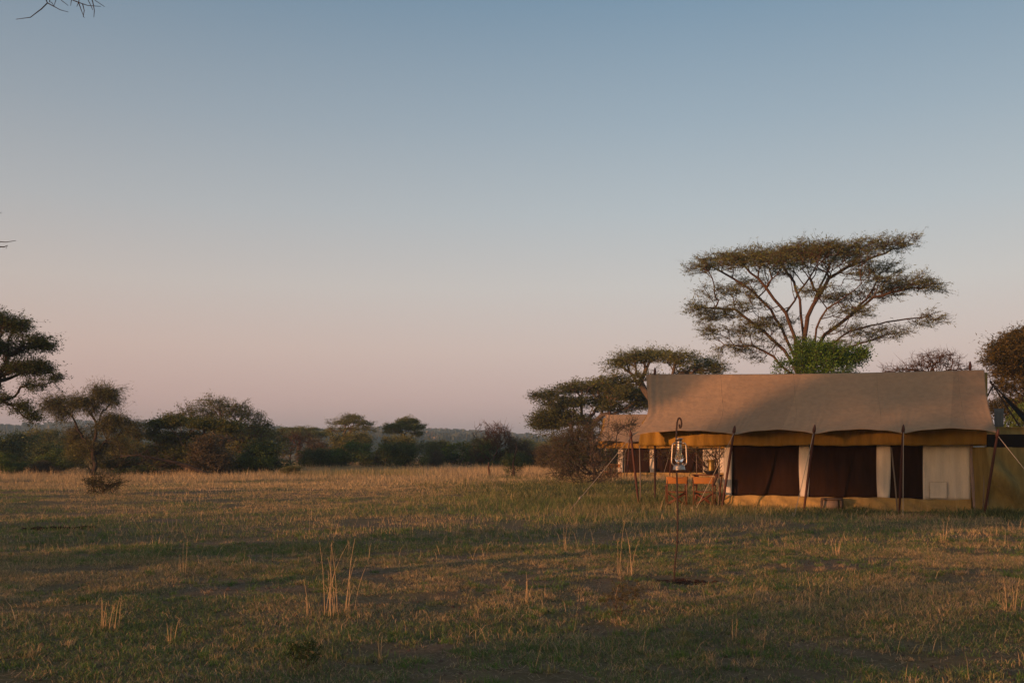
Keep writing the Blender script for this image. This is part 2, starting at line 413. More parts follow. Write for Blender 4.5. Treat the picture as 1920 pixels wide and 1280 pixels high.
# far off the ground is pale dry grass
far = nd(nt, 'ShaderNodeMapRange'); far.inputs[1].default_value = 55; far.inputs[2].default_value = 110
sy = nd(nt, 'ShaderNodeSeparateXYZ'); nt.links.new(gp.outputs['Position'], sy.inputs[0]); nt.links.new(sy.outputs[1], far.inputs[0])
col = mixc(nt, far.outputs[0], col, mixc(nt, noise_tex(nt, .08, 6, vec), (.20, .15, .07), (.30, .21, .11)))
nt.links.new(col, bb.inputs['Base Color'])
w_ = bump(nt, bb, noise_tex(nt, 14, 8, vec, .75), .05, .8); bump(nt, bb, noise_tex(nt, 70, 4, vec, .7), .012, .8, w_)
g = link('ground', b.mesh('ground', True), m); tag(g, 'dry savanna ground of brown soil', None, None, 'structure')

# ============================================================ HILLS
def hills():
    rng = np.random.default_rng(5)
    px = np.linspace(-500, 2420, 420)
    top = np.interp(px, [-500, 60, 130, 180, 240, 265, 330, 420, 520, 560, 640, 700, 790, 830, 880, 940, 1000, 1060, 1400, 2420],
                    [806, 807, 804, 806, 798, 792, 794, 800, 798, 802, 806, 806, 803, 805, 807, 812, 818, 826, 822, 815])
    rows = [(420, 0.0), (520, .16), (700, .38), (950, .62), (1250, .84), (1600, 1.0), (1900, .8), (2200, .2), (2300, -.05)]
    P = np.zeros((len(px), len(rows)*4-3, 3))
    rr = []
    for a, c in zip(rows[:-1], rows[1:]):
        for k in range(4): rr.append((a[0]+(c[0]-a[0])*k/4, a[1]+(c[1]-a[1])*k/4))
    rr.append(rows[-1])
    for j, (yy, f) in enumerate(rr):
        # each row keeps its own height so that the crest line is set by the 1600 m ridge
        x = (px-960)/F*1600*(.45+.55*yy/1600)
        h = (845-np.interp(px, px, top)-5.0)/F*1600+1.6
        z = h*f + (vn(x, np.full_like(x, yy), 160, 7)-.5)*7*f + (vn(x, np.full_like(x, yy), 22, 8)-.5)*.8*min(1, f*3)
        P[:, j, 0] = x; P[:, j, 1] = yy; P[:, j, 2] = z - .3
    b = MB(); b.grid(P)
    # scrub standing along the slopes
    n = 16000; i = rng.integers(0, len(px)-1, n); j = rng.integers(6, len(rr)-12, n)
    c = P[i, j]+rng.normal(size=(n, 3))*np.array([6, 12, 0]); s = rng.uniform(1.2, 3.4, n)
    for k in range(3):
        a = rng.uniform(0, 6.28, n); L = np.stack([np.cos(a)*s, np.sin(a)*s*.6, s*0], 1)
        V = np.stack([c-L, c+L, c+L*.6+np.stack([s*0, s*0, s*1.0], 1), c-L*.6+np.stack([s*0, s*0, s*1.1], 1)], 1).reshape(-1, 3)
        b.add(V, np.arange(n*4).reshape(-1, 4))
    m, nt, bb = mat('wooded_hillside', (.1, .1, .05), 1, spec=0)
    v = mapping(nt)
    c = ramp(nt, noise_tex(nt, .035, 8, v, .75), [(.40, (.035, .045, .02)), (.56, (.075, .08, .035)), (.66, (.26, .19, .11))])
    nt.links.new(c, bb.inputs['Base Color'])
    o = link('hills', b.mesh('hills'), m); tag(o, 'low blue wooded hills on the horizon', None, None, 'structure')
hills()

# ============================================================ GRASS
STRAW = np.array([.62, .44, .25]); OLIVE = np.array([.28, .255, .11]); GREEN = np.array([.13, .195, .06]); DRY = np.array([.42, .30, .175])
def blades(rng, base, h, wd, col, lean=.45, two=True):
    n = len(base); a = rng.uniform(0, 6.283, n); ln = rng.normal(size=(n, 2))*lean
    s = np.stack([np.cos(a), np.sin(a), np.zeros(n)], 1)*wd[:, None]*.5
    t = np.stack([ln[:, 0], ln[:, 1], np.ones(n)], 1); t /= np.linalg.norm(t, axis=1, keepdims=True)
    tip = base+t*h[:, None]; tip[:, 2] -= 0
    if not two:
        V = np.stack([base-s, base+s, tip], 1).reshape(-1, 3)
        return V, None, np.arange(n*3).reshape(-1, 3), np.repeat(col, 3, 0)
    mid = base+t*h[:, None]*.5; mid[:, 2] += h*.08; tip = tip + np.stack([ln[:, 0]*h*.35, ln[:, 1]*h*.35, -h*.08], 1)
    V = np.stack([base-s, base+s, mid+s*.75, mid-s*.75, tip], 1).reshape(-1, 3)
    i = np.arange(n)[:, None]*5
    return V, np.hstack([i, i+1, i+2, i+3]), np.hstack([i+3, i+2, i+4]), np.repeat(col, 5, 0)
def scatter(rng, n, y0, y1, xm=1.18, extra=3):
    y = np.sqrt(rng.uniform(y0*y0, y1*y1, n)); x = rng.uniform(-1, 1, n)*(y*.514*xm+extra*.3)
    return x, y
def field_color(rng, x, y, n):
    """share of straw / olive / green by patches that lie in the meadow"""
    g = vn(x, y, 3.3, 21)*.55+vn(x, y, 1.1, 22)*.45
    st = vn(x, y*1.7, 6.0, 23)*.6+vn(x, y, 1.6, 24)*.4
    gp = np.clip((g-.40)*3.2, .05, .9); 
    gp = np.clip(gp+np.clip((11-y)*.25, 0, .7), 0, .92)
    u = rng.random(n); k = rng.random(n)
    c = np.where((u < gp)[:, None], GREEN, np.where((k < .30+.5*st)[:, None], STRAW*.8, OLIVE))
    c = np.where((rng.random(n) < .18)[:, None], DRY, c)
    return c*rng.uniform(.6, 1.3, (n, 1)), g
def not_tent(x, y):
    u = (x-3.34)*.902+(y-28)*-.431; v = (x-3.34)*.431+(y-28)*.902
    return ~((u > 2.4) & (u < 13) & (v > 1.55) & (v < 9))
def grass():
    rng = np.random.default_rng(11); b = MB()
    # short tufted turf, near
    nc = 42000; cx, cy = scatter(rng, nc, 5.5, 17)
    den = vn(cx, cy, .9, 31)*.6+vn(cx, cy, .28, 32)*.4
    keep = (den > .37) & (((cx-STAKE[0]-.05)/.72)**2+((cy-STAKE[1])/.42)**2 > rng.uniform(.6, 1.3, nc)); cx = cx[keep]; cy = cy[keep]; den = den[keep]
    per = 15; x = np.repeat(cx, per)+rng.normal(size=len(cx)*per)*.045; y = np.repeat(cy, per)+rng.normal(size=len(cx)*per)*.045
    n = len(x); c, g_ = field_color(rng, x, y, n)
    h = rng.gamma(4, .0078, n)*(.5+1.2*np.repeat(den, per)**1.3)+.010
    b.add(*blades(rng, np.stack([x, y, gz(x, y)-.004], 1), h, rng.uniform(.003, .0065, n), c, .75))
    # leafy green tufts and rougher straw tufts that stand out of the turf
    nt_ = 2600; tx, ty = scatter(rng, nt_, 5.5, 20); k = vn(tx, ty, 1.4, 71)*.6+vn(tx, ty, .5, 72)*.4 > .42; tx = tx[k]; ty = ty[k]; per = 46
    x = np.repeat(tx, per)+rng.normal(size=len(tx)*per)*np.repeat(rng.uniform(.02, .07, len(tx)), per); y = np.repeat(ty, per)+rng.normal(size=len(tx)*per)*.035; n = len(x)
    kind = np.repeat(rng.random(len(tx)), per); c = np.where((kind < .62)[:, None], GREEN*np.array([.85, 1.0, .8]), np.where((kind < .8)[:, None], OLIVE, STRAW*.8))*rng.uniform(.55, 1.25, (n, 1))
    b.add(*blades(rng, np.stack([x, y, gz(x, y)-.004], 1), rng.gamma(5, .0095, n)*np.repeat(rng.uniform(.6, 1.5, len(tx)), per)+.012, rng.uniform(.003, .006, n), c, .6))
    # crumbs of earth and dung
    nk = 9000; x, y = scatter(rng, nk, 5.5, 17); r = rng.gamma(2.2, .0035, nk)+.003; z = gz(x, y); c4 = np.stack([x, y, z], 1)
    a = rng.uniform(0, 6.28, nk); P3 = [c4+np.stack([np.cos(a+q)*r, np.sin(a+q)*r*.9, np.zeros(nk)-.001], 1) for q in (0, 2.1, 4.2)]+[c4+np.stack([np.cos(a)*r*.2, np.sin(a)*r*.2, r*.95], 1)]
    i4 = np.arange(nk)[:, None]*4; b.add(np.stack(P3, 1).reshape(-1, 3), None, np.concatenate([np.hstack([i4, i4+1, i4+3]), np.hstack([i4+1, i4+2, i4+3]), np.hstack([i4+2, i4, i4+3])]), np.repeat(np.array([.10, .065, .05])*rng.uniform(.5, 1.9, (nk, 1)), 4, 0))
    # lying litter
    n = 120000; x, y = scatter(rng, n, 5.5, 20); z = gz(x, y)+.008
    a = rng.uniform(0, 6.28, n); L = rng.uniform(.02, .09, n); d = np.stack([np.cos(a)*L, np.sin(a)*L, rng.normal(size=n)*.008+.004], 1)
    s = np.stack([-np.sin(a), np.cos(a), a*0], 1)*.002; p = np.stack([x, y, z], 1)
    col = np.where((rng.random(n) < .5)[:, None], STRAW*.75, DRY*.8)*rng.uniform(.5, 1.2, (n, 1))
    b.add(np.stack([p-s, p+s, p+d+s, p+d-s], 1).reshape(-1, 3), np.arange(n*4).reshape(-1, 4), None, np.repeat(col, 4, 0))
    # middle distance
    nc = 95000; cx, cy = scatter(rng, nc, 16, 62); den = vn(cx, cy, 1.6, 33)*.6+vn(cx, cy, .5, 34)*.4
    keep = (den > .33) & not_tent(cx, cy); cx = cx[keep]; cy = cy[keep]; den = den[keep]
    per = 9; x = np.repeat(cx, per)+rng.normal(size=len(cx)*per)*.08; y = np.repeat(cy, per)+rng.normal(size=len(cx)*per)*.08
    n = len(x); c, g_ = field_color(rng, x, y, n)
    nearT = np.exp(-((x-3.2)/5.0)**2-((y-29)/6.5)**2)
    c = c*(1-.55*nearT[:, None])+np.array([.11, .14, .05])*.55*nearT[:, None]
    h = rng.gamma(4, .0105, n)*(.6+np.repeat(den, per))*(1+2.6*nearT)+.02
    b.add(*blades(rng, np.stack([x, y, gz(x, y)-.01], 1), h, rng.uniform(.008, .016, n), c, .55, False))
    # standing dry stems sprinkled over the meadow
    n = 11000; x, y = scatter(rng, n, 7, 48); k = (vn(x, y, 2.4, 41) > .5) & not_tent(x, y); x = x[k]; y = y[k]; n = len(x)
    h = rng.gamma(3, .045, n)+.05
    b.add(*blades(rng, np.stack([x, y, gz(x, y)], 1), h, .0022+y*.00018, STRAW*rng.uniform(.6, 1.15, (n, 1)), .28))
    o = link('meadow_grass', b.mesh('meadow_grass'), M['grass']); tag(o, 'short patchy green and straw coloured meadow grass', None, None, 'stuff')
    # tall pale grass farther off
    b = MB(); n = 480000; x, y = scatter(rng, n, 40, 118, 1.15)
    k = (vn(x, y, 5, 51)*.6+vn(x, y, 1.5, 52)*.4 > .30); x = x[k]; y = y[k]; n = len(x)
    gr = np.clip((vn(x, y*.7, 9, 53)-.55)*4, 0, .75)
    c = STRAW*np.array([.80, .84, .86])*rng.uniform(.7, 1.25, (n, 1)); c = np.where((rng.random(n) < gr)[:, None], OLIVE*rng.uniform(.7, 1.2, (n, 1)), c)
    rise = np.clip((y-40)/24, .12, 1)
    h = rng.gamma(6, .052, n)*rise+.05
    b.add(*blades(rng, np.stack([x, y, gz(x, y)], 1), h, rng.uniform(.014, .032, n), c, .35, False))
    o = link('tall_grass', b.mesh('tall_grass'), M['grass']); tag(o, 'tall pale dry grass in front of the bush line', None, None, 'stuff')
    # weeds along the foot of the tents and bush
    b = MB(); P = []
    for (px0, px1, py0, py1, n, hh) in ((1180, 1400, 930, 948, 3000, .11), (1360, 1830, 948, 962, 2500, .10), (870, 1190, 895, 930, 7000, .15), (1060, 1300, 905, 925, 4000, .17), (1830, 1990, 962, 972, 1200, .13)):
        px = (px0+px1)/2+rng.normal(size=n)*(px1-px0)*.30; py = np.maximum((py0+py1)/2+rng.normal(size=n)*(py1-py0)*.36, 893); yy = CH*F/(py-HZ); P.append(np.stack([(px-960)/F*yy, yy, np.full(n, hh)], 1))
    P = np.concatenate(P); P = P[not_tent(P[:, 0], P[:, 1]-.25)]; dn = vn(P[:, 0], P[:, 1], .7, 61); P = P[dn > .42]
    per = 8; Q = np.repeat(P, per, 0); n = len(Q); x = Q[:, 0]+rng.normal(size=n)*.07; y = Q[:, 1]+rng.normal(size=n)*.07
    c = np.where((rng.random(n) < .65)[:, None], np.array([.11, .135, .05]), OLIVE)*rng.uniform(.6, 1.3, (n, 1))
    b.add(*blades(rng, np.stack([x, y, gz(x, y)], 1), Q[:, 2]*rng.gamma(5, .2, n), rng.uniform(.01, .022, n), c, .5))
    o = link('weeds', b.mesh('weeds'), M['grass']); tag(o, 'knee high green weeds round the veranda and thorn bush', None, None, 'stuff')
grass()
def stalks(name, px, py, wpx, hpx, n, label, seed, spread=.16):
    rng = np.random.default_rng(seed); p0 = G(px, py); s = p0[1]/F; b = MB()
    e = empty(name, (p0[0], p0[1], float(gz(p0[0], p0[1]))), label, 'dry grass', 'tall dry grass clumps in the meadow')
    for i in range(n):
        bx = rng.uniform(-.5, .5)*wpx*s; by = rng.normal()*wpx*s*.25; h = hpx*s*rng.uniform(.25, 1.0)**1.2 if i else hpx*s
        lx = rng.normal()*.05*h+bx*.10; ly = rng.normal()*.08*h; t = np.linspace(0, 1, 6)[:, None]
        pts = np.array([bx, by, 0])+t*np.array([lx, ly, h])+t**2.5*np.array([lx*1.1+rng.normal()*.022*h, ly*.8, -h*.04])
        b.tube(pts, np.linspace(.0034, .0013, 6), 4, False)
        if rng.random() < .5:
            for q in range(5): 
                a = pts[-1]-np.array([0, 0, q*.018]); b.tube([a, a+np.array([rng.normal()*.018, rng.normal()*.015, .025])], [.0016, .0008], 3, False)
    V = np.concatenate(b.V); b.C = [np.repeat(STRAW[None]*1.05, len(V), 0)]
    o = link('stem', b.mesh('stems'), M['grass'], e)
    b = MB(); m_ = n*9; bs = np.stack([rng.uniform(-.5, .5, m_)*wpx*s, rng.normal(size=m_)*wpx*s*.3, np.zeros(m_)], 1)
    c = np.where((rng.random(m_) < .6)[:, None], STRAW, OLIVE)*rng.uniform(.7, 1.2, (m_, 1))
    b.add(*blades(rng, bs, rng.gamma(4, .014, m_)+.02, rng.uniform(.003, .006, m_), c*.7, .5)); link('tuft', b.mesh('tuft'), M['grass'], e)
for i, a in enumerate([
    (618, 1152, 88, 150, 17, 'widest clump of tall straw stalks, in the middle of the near meadow'),
    (207, 1180, 34, 62, 9, 'small clump of straw stalks low at the left of the meadow'),
    (1172, 1078, 26, 108, 6, 'few thin tall straw stalks just left of the lantern stake'),
    (1062, 1030, 16, 50, 4, 'thin pale stalks left of and beyond the lantern stake'),
    (985, 1130, 14, 62, 4, 'thin leaning stalks in the meadow centre, near side of the thorny sapling'),
    (1572, 1040, 22, 40, 7, 'short straw stalks in front of the tent doorstep'),
    (1765, 1020, 18, 52, 5, 'straw stalks in front of the right end of the big tent'),
    (348, 1068, 26, 64, 6, 'slanting straw stalks on the left side of the meadow'),
    (322, 1200, 14, 50, 4, 'sparse stalks to the right of the small left clump'),
    (1380, 1192, 16, 40, 4, 'sparse pale stalks in the near grass right of the stake'),
    (1895, 1150, 20, 66, 5, 'straw stalks at the right edge of the near meadow'),
    (715, 1240, 12, 52, 3, 'sparse straw stalks at the very front, right of the dark seedling')]):
    stalks('dry_grass_clump', *a, seed=100+i)

# ============================================================ TENTS
class Frame:
    def __init__(s, O, th):
        s.O = np.array(O, float); s.th = th; s.c = math.cos(th); s.s = math.sin(th)
        s.eu = np.array([s.c, -s.s, 0]); s.ev = np.array([s.s, s.c, 0])
    def u(s, px, v):
        k = (px-960)/F; Ox, Oy = s.O[0], s.O[1]
        return (k*(Oy+v*s.c)-Ox-v*s.s)/(s.c+k*s.s)
    def loc(s, px, py, v):
        u = s.u(px, v); Y = s.O[1]-u*s.s+v*s.c
        return np.array([u, v, CH-(py-HZ)/F*Y])
    def inv(s, p):
        d = np.array(p, float)-np.array([s.O[0], s.O[1], 0]); return np.array([d@s.eu, d@s.ev, d[2]])
A = RAD(25.5); TF = Frame(W(1183, 812, 28.0)*np.array([1, 1, 0]), A)

def turned_pole(p, q, r=.036):
    """pole with a spindle shaped head, from foot p to tip q"""
    p = np.array(p, float); q = np.array(q, float); L = np.linalg.norm(q-p)
    f = np.array([0, .02, .3, .6, 1-.32/L, 1-.22/L, 1-.19/L, 1-.13/L, 1-.06/L, 1])
    rr = np.array([.6, .75, .95, 1.0, .85, .72, 1.15, 1.25, .85, .25])*r
    b = MB(); b.tube(p+(q-p)*f[:, None], rr, 10); return b.mesh('pole', True)
def rope_mesh(p, q, sag=.03, r=.009, slider=None):
    p = np.array(p, float); q = np.array(q, float); t = np.linspace(0, 1, 14)[:, None]
    pts = p+(q-p)*t; pts[:, 2] -= 4*sag*(t*(1-t))[:, 0]; b = MB(); b.tube(pts, r, 5)
    if slider: c = p+(q-p)*slider; d = (q-p)/np.linalg.norm(q-p)*.05; b.tube([c-d, c+d], .022, 6)
    d = (q-p)/np.linalg.norm(q-p); up = np.array([d[0]*.3, d[1]*.3, .16]); b.tube([q-np.array([0, 0, .12]), q+up*.6], .012, 5)
    return b.mesh('guy_line', True)

def build_tent(fr, P, label):
    rng = np.random.default_rng(P.get('seed', 1))
    T = empty('safari_tent', fr.O, label, 'tent', 'canvas safari tents of the camp', -fr.th)
    vr, zr, ze = P['vr'], P['zr'], P['ze']; pu = np.array(P['pole_u'])
    ul, ur = P['ul'], P['ur']          # functions of w: outline of the fly at both ends
    def fly(u_, w, back=False, off=0.0):
        """u_ in 0..1 along, w 0 ridge .. 1 eave"""
        a = ul(w); c = ur(w); u = a+(c-a)*u_
        i = np.clip(np.searchsorted(pu, u)-1, 0, len(pu)-2); t = np.clip((u-pu[i])/(pu[i+1]-pu[i]), 0, 1)
        sc = (1-(2*t-1)**2)
        wd = P['sc'][i] if 'sc' in P else 1.0
        zrr = zr(u_) if callable(zr) else zr
        v = vr*(1-w)+.34*sc*w**5*wd
        z = zrr+(ze-zrr)*w-.13*np.sin(math.pi*w)**1.0+.125*sc*w**6*wd
        z += .006*np.sin(u*9+3*w)*w+(vn(u, w*3, .8, 3)-.5)*.05*np.sin(math.pi*w)
        fold = np.exp(-(u-a)/.32)*(1-w)**.6*.07*np.sin((u-a)*26+w*2)
        v = v+fold; z = z+off
        # tension creases that run up from each pole head
        for q in pu: z = z+.014*np.exp(-((u-q)/(.12+.9*(1-w)))**2)*np.cos((u-q)*30/(.35+1.2*(1-w)))*w**2*np.clip((1-w)*9, 0, 1)
        if back: v = 2*vr-v
        return np.stack([u, v, z], -1)
    U, Wd = np.meshgrid(np.linspace(0, 1, 260), np.linspace(0, 1, 64), indexing='ij')
    Pf = fly(U, Wd); Pb = fly(U, Wd, True)[:, 1:]
    Pall = np.concatenate([Pf[:, ::-1], Pb], 1); sheet('fly_sheet', Pall, M['tan'], T, .006)
    for us in P.get('seams', []):
        U2, W2 = np.meshgrid(np.array([us-.0012, us+.0012]), np.linspace(0, .995, 60), indexing='ij')
        sheet('seam', fly(U2, W2, False, .0045), M['tan'], T, .002)
    # inner roof with its hanging valance, ochre
    v0, u0, u1, zb, zt = P['val_v'], P['val_u0'], P['val_u1'], P['val_zb'], P['val_zt']
    n = 150; u = np.linspace(u0, u1, n); k = np.linspace(0, 1, 10)
    U, K = np.meshgrid(u, k, indexing='ij')
    amp = .016+.05*np.exp(-np.maximum(0, U-u0)/1.3)
    V = v0+.05*(1-K)-.03+amp*np.sin((U-u0)*(13+5*vn(U, K*0, 1.3, 5)))*(1-.35*K)
    zb_ = zb+.012*np.sin(U*3.1)+.006*np.sin(U*11)
    zz = zb_+(zt-zb_)*K
    uu = U+(.14*K*np.clip(1-(U-u0)/.7, 0, 1))
    sheet('valance', np.stack([uu, V, zz], -1), M['ochre'], T, .005)
    zin = P['zin']
    U, K = np.meshgrid(np.linspace(u0+.12, u1-.04, 40), np.linspace(0, 1, 12), indexing='ij')
    a = np.stack([U, v0+.02+(vr-v0)*K, zt+(zin-zt)*K-.05*np.sin(math.pi*K)], -1); bk = a[:, ::-1].copy(); bk[..., 1] = 2*vr-bk[..., 1]
    sheet('inner_roof', np.concatenate([a, bk[:, 1:]], 1), M['ochre'], T, .005)
    for uu0, f in ((u0+.03, 1), (u1-.01, -1)):
        V, K = np.meshgrid(np.linspace(v0+.08, 2*vr-v0, 60), np.linspace(0, 1, 6), indexing='ij')
        sheet('side_valance', np.stack([uu0+.03*np.sin(V*11)+.1*K*f, V, zb+(zt-.02-zb)*K], -1), M['ochre'], T, .005)
    sheet('rear_valance', np.stack(np.broadcast_arrays(*np.meshgrid(np.linspace(u0+.1, u1-.1, 40), [2*vr-v0-.02, 2*vr-v0], indexing='ij'), np.array([zb, zt])[None]), -1), M['ochre'], T, .005)
    # walls
    vw, b0, b1, zs, zw = P['vw'], P['b0'], P['b1'], P['zs'], P['zw']
    vbk = P['vback']; H = 2.30
    segs = []; cur = b0
    for (a, c) in P['open']: segs.append((cur, a)); cur = c
    segs.append((cur, b1))
    wb = MB()
    for si, (a, c) in enumerate(segs):
        if c-a < .02: continue
        U, K = np.meshgrid(np.linspace(0, 1, max(4, int((c-a)/.05))), np.linspace(0, 1, 20), indexing='ij')
        zz = zs-.02+(H-zs+.02)*K
        bow = (.035*np.sin(math.pi*np.clip(K*1.1, 0, 1)))*(1 if (c-a) < .5 else .3)
        uu = a+(c-a)*U+bow*(.5-U)*2*-1*(.8 if si else 0)
        if si == 0: uu = a-.07*(1-K)*(1-U)+(c-a)*U
        vv = vw-.015+.028*np.sin(uu*15+K*2.2+1.4*np.sin(uu*3))+(vn(uu, zz, .35, 8)-.5)*.04-.05*(1-K)*(si == 0)
        wb.grid(np.stack([uu, vv, zz], -1))
    # side and rear wall
    for uu0 in (b0+.02, b1-.01):
        V, K = np.meshgrid(np.linspace(vw, vbk, 40), np.linspace(0, 1, 10), indexing='ij')
        wb.grid(np.stack([uu0+.02*np.sin(V*9)+0*K, V, .1+(H-.1)*K], -1))
        V, K = np.meshgrid(np.linspace(0, 1, 20), np.linspace(0, 1, 10), indexing='ij')
        vv = vw+(vbk-vw)*V; top = zin-.12-np.abs(vv-vr)*(zin-zt)/(vr-v0); wb.grid(np.stack([np.full_like(vv, uu0), vv, H+(top-H)*K], -1))
    U, K = np.meshgrid(np.linspace(b0, b1, 50), np.linspace(0, 1, 6), indexing='ij')
    wb.grid(np.stack([U, np.full_like(U, vbk)+.02*np.sin(U*7), .1+(H-.1)*K], -1))
    o = link('wall', wb.mesh('wall', True), M['cream'], T); md = o.modifiers.new('thickness', 'SOLIDIFY'); md.thickness = .005
    for (a, c) in P['open']:
        U, K = np.meshgrid(np.linspace(a-.05, c+.05, 30), np.linspace(0, 1, 16), indexing='ij')
        sheet('window_netting', np.stack([U, vw+.035+.02*np.sin(U*4.1)*np.sin(math.pi*K)+(vn(U, K*1.4, .3, 4)-.5)*.025, zs-.03+(H-zs)*K], -1), M['netting'], T, .004)
    # skirt laid out to the ground
    n = max(30, int((b1-b0)/.04)); U, K = np.meshgrid(np.linspace(b0-.10, b1+.03, n), np.linspace(0, 1, 12), indexing='ij')
    V = vw-.065-.22*(1-K)**1.4+.05*(1-K*.7)*np.sin(U*8.3+K*4+1.5*np.sin(U*1.9))+(vn(U+K*.5, K, .2, 6)-.5)*.09*(1-K*.6)
    Z = (zs+.012*np.sin(U*2.2)+.008*np.sin(U*9))*K+.0+.012*(1-K)*np.sin(U*6)
    sheet('skirt', np.stack([U, V, Z], -1), M['skirt'], T, .006)
    for uu0 in (b0-.08, b1+.01):
        V, K = np.meshgrid(np.linspace(vw-.2, vbk, 30), np.linspace(0, 1, 5), indexing='ij')
        sheet('side_skirt', np.stack([uu0+.02*np.sin(V*8), V, .4*K], -1), M['skirt'], T, .006)
    if P.get('trim'):
        U, K = np.meshgrid([0, 1], np.linspace(0, 1, 12), indexing='ij')
        sheet('corner_trim', np.stack([b1-.03+.09*U+.10*(1-K)**2, vw-.04-.16*(1-K)**1.5+0*U, 2.1*K+.02], -1), M['trim'], T, .006)
    if P.get('flap'):
        a, c, z0, z1 = P['flap']; U, K = np.meshgrid(np.linspace(a, c, 14), np.linspace(0, 1, 12), indexing='ij')
        sheet('window_flap', np.stack([U, vw-.055-.008*np.sin(K*9+U*6), z0+(z1-z0)*K], -1), M['cream'], T, .008)
        b = MB(); b.tube([(a, vw-.07, z0), (a, vw-.07, z1), (c, vw-.07, z1), (c, vw-.07, z0), (a, vw-.07, z0)], .0035, 5); link('flap_piping', b.mesh('flap_piping'), M['trim'], T)
    # poles and ropes
    for p, q in P['poles']: link('corner_pole' if p[0] in (P['poles'][0][0][0], P['poles'][-1][0][0]) else 'eave_pole', turned_pole(p, q), M['pole'], T)
    for p, q in P['thin']:
        b = MB(); b.tube([p, (np.array(p)+np.array(q))/2+np.array([.008, 0, 0]), q], [.021, .019, .017], 8); link('inner_pole', b.mesh('inner_pole', True), M['greypole'], T)
    for (ua, zt_) in P['ridge_poles']:
        link('ridge_pole', turned_pole((ua, vr, 0), (ua, vr, zt_+.03), .036), M['pole'], T)
    for p, q, s in P['ropes']: link('guy_line', rope_mesh(p, q, .025, .0085, s), M['rope'], T)
    return T

L = TF.loc
vr_ = 3.55
def edge(pts):
    """fly outline from pixels: list of (w, px) at the depth of that w"""
    ws = [a for a, _ in pts]; us = [TF.u(px, vr_*(1-a)) for a, px in pts]
    return lambda w: np.interp(w, ws, us)
zRl = L(1212, 701, vr_)[2]; zRr = L(1845, 693, vr_)[2]
zr_main = lambda t: zRl+(zRr-zRl)*t-.05*np.sin(math.pi*t)
op = [(TF.u(a, 1.75), TF.u(c, 1.75)) for a, c in ((1373, 1500), (1516, 1645), (1668, 1731))]
main = dict(seed=3, vr=vr_, zr=zr_main, ze=2.04, pole_u=[TF.u(x, 0) for x in (1183, 1378, 1527, 1694, 1871)], sc=np.array([1, 1, .95, .95]),
    ul=edge([(0, 1211), (.3, 1213), (.5, 1215), (.65, 1212), (.8, 1203), (1, 1185)]), ur=edge([(0, 1846), (.3, 1849), (.55, 1854), (.8, 1862), (1, 1870)]),
    seams=[.245, .47, .71, .93],
    val_v=1.25, val_u0=TF.u(1196, 1.25), val_u1=TF.u(1855, 1.25), val_zb=L(1500, 835, 1.25)[2], val_zt=2.42, zin=3.75,
    vw=1.75, b0=TF.u(1361, 1.75), b1=TF.u(1820, 1.75), zs=L(1500, 930, 1.75)[2], zw=2.0, vback=5.4, open=op, trim=True,
    flap=(TF.u(1743, 1.7), TF.u(1776, 1.7), L(1760, 934, 1.7)[2], L(1760, 903, 1.7)[2]),
    poles=[(L(1198, 946, .25)*[1, 1, 0], L(1182, 806, -.04)), (L(1353, 950, .25)*[1, 1, 0], L(1378, 797, -.04)), (L(1507, 958, .3)*[1, 1, 0], L(1528, 795, -.04)),
           (L(1686, 958, .5)*[1, 1, 0], L(1694, 795, -.04)), (L(1845, 965, .35)*[1, 1, 0], L(1872, 803, -.04))],
    thin=[(L(1201, 950, 1.2)*[1, 1, 0], L(1199, 835, 1.2)), (L(1347, 950, 1.2)*[1, 1, 0], L(1349, 836, 1.2)), (L(1683, 950, 1.1)*[1, 1, 0], L(1671, 838, 1.2)),
          (L(1843, 950, 1.2)*[1, 1, 0], L(1847, 836, 1.2))],
    ridge_poles=[(TF.u(1228, vr_), L(1228, 690, vr_)[2]), (TF.u(1819, vr_), L(1819, 679, vr_)[2])],
    ropes=[(L(1183, 818, -.06), TF.inv(G(1065, 960)), .82), (L(1376, 812, -.06), TF.inv(G(1303, 957)), None), (L(1525, 812, -.06), TF.inv(G(1489, 968)), None),
           (L(1694, 810, -.06), TF.inv(G(1693, 969)), None), (L(1872, 818, -.06), TF.inv(G(2010, 985)), None)])
tent1 = build_tent(TF, main, 'large tan safari tent with scalloped fly, standing nearest the camera')
print('TENT', zRl, zRr, main['pole_u'], main['b0'], main['b1'], main['val_zb'], main['zs'], op)
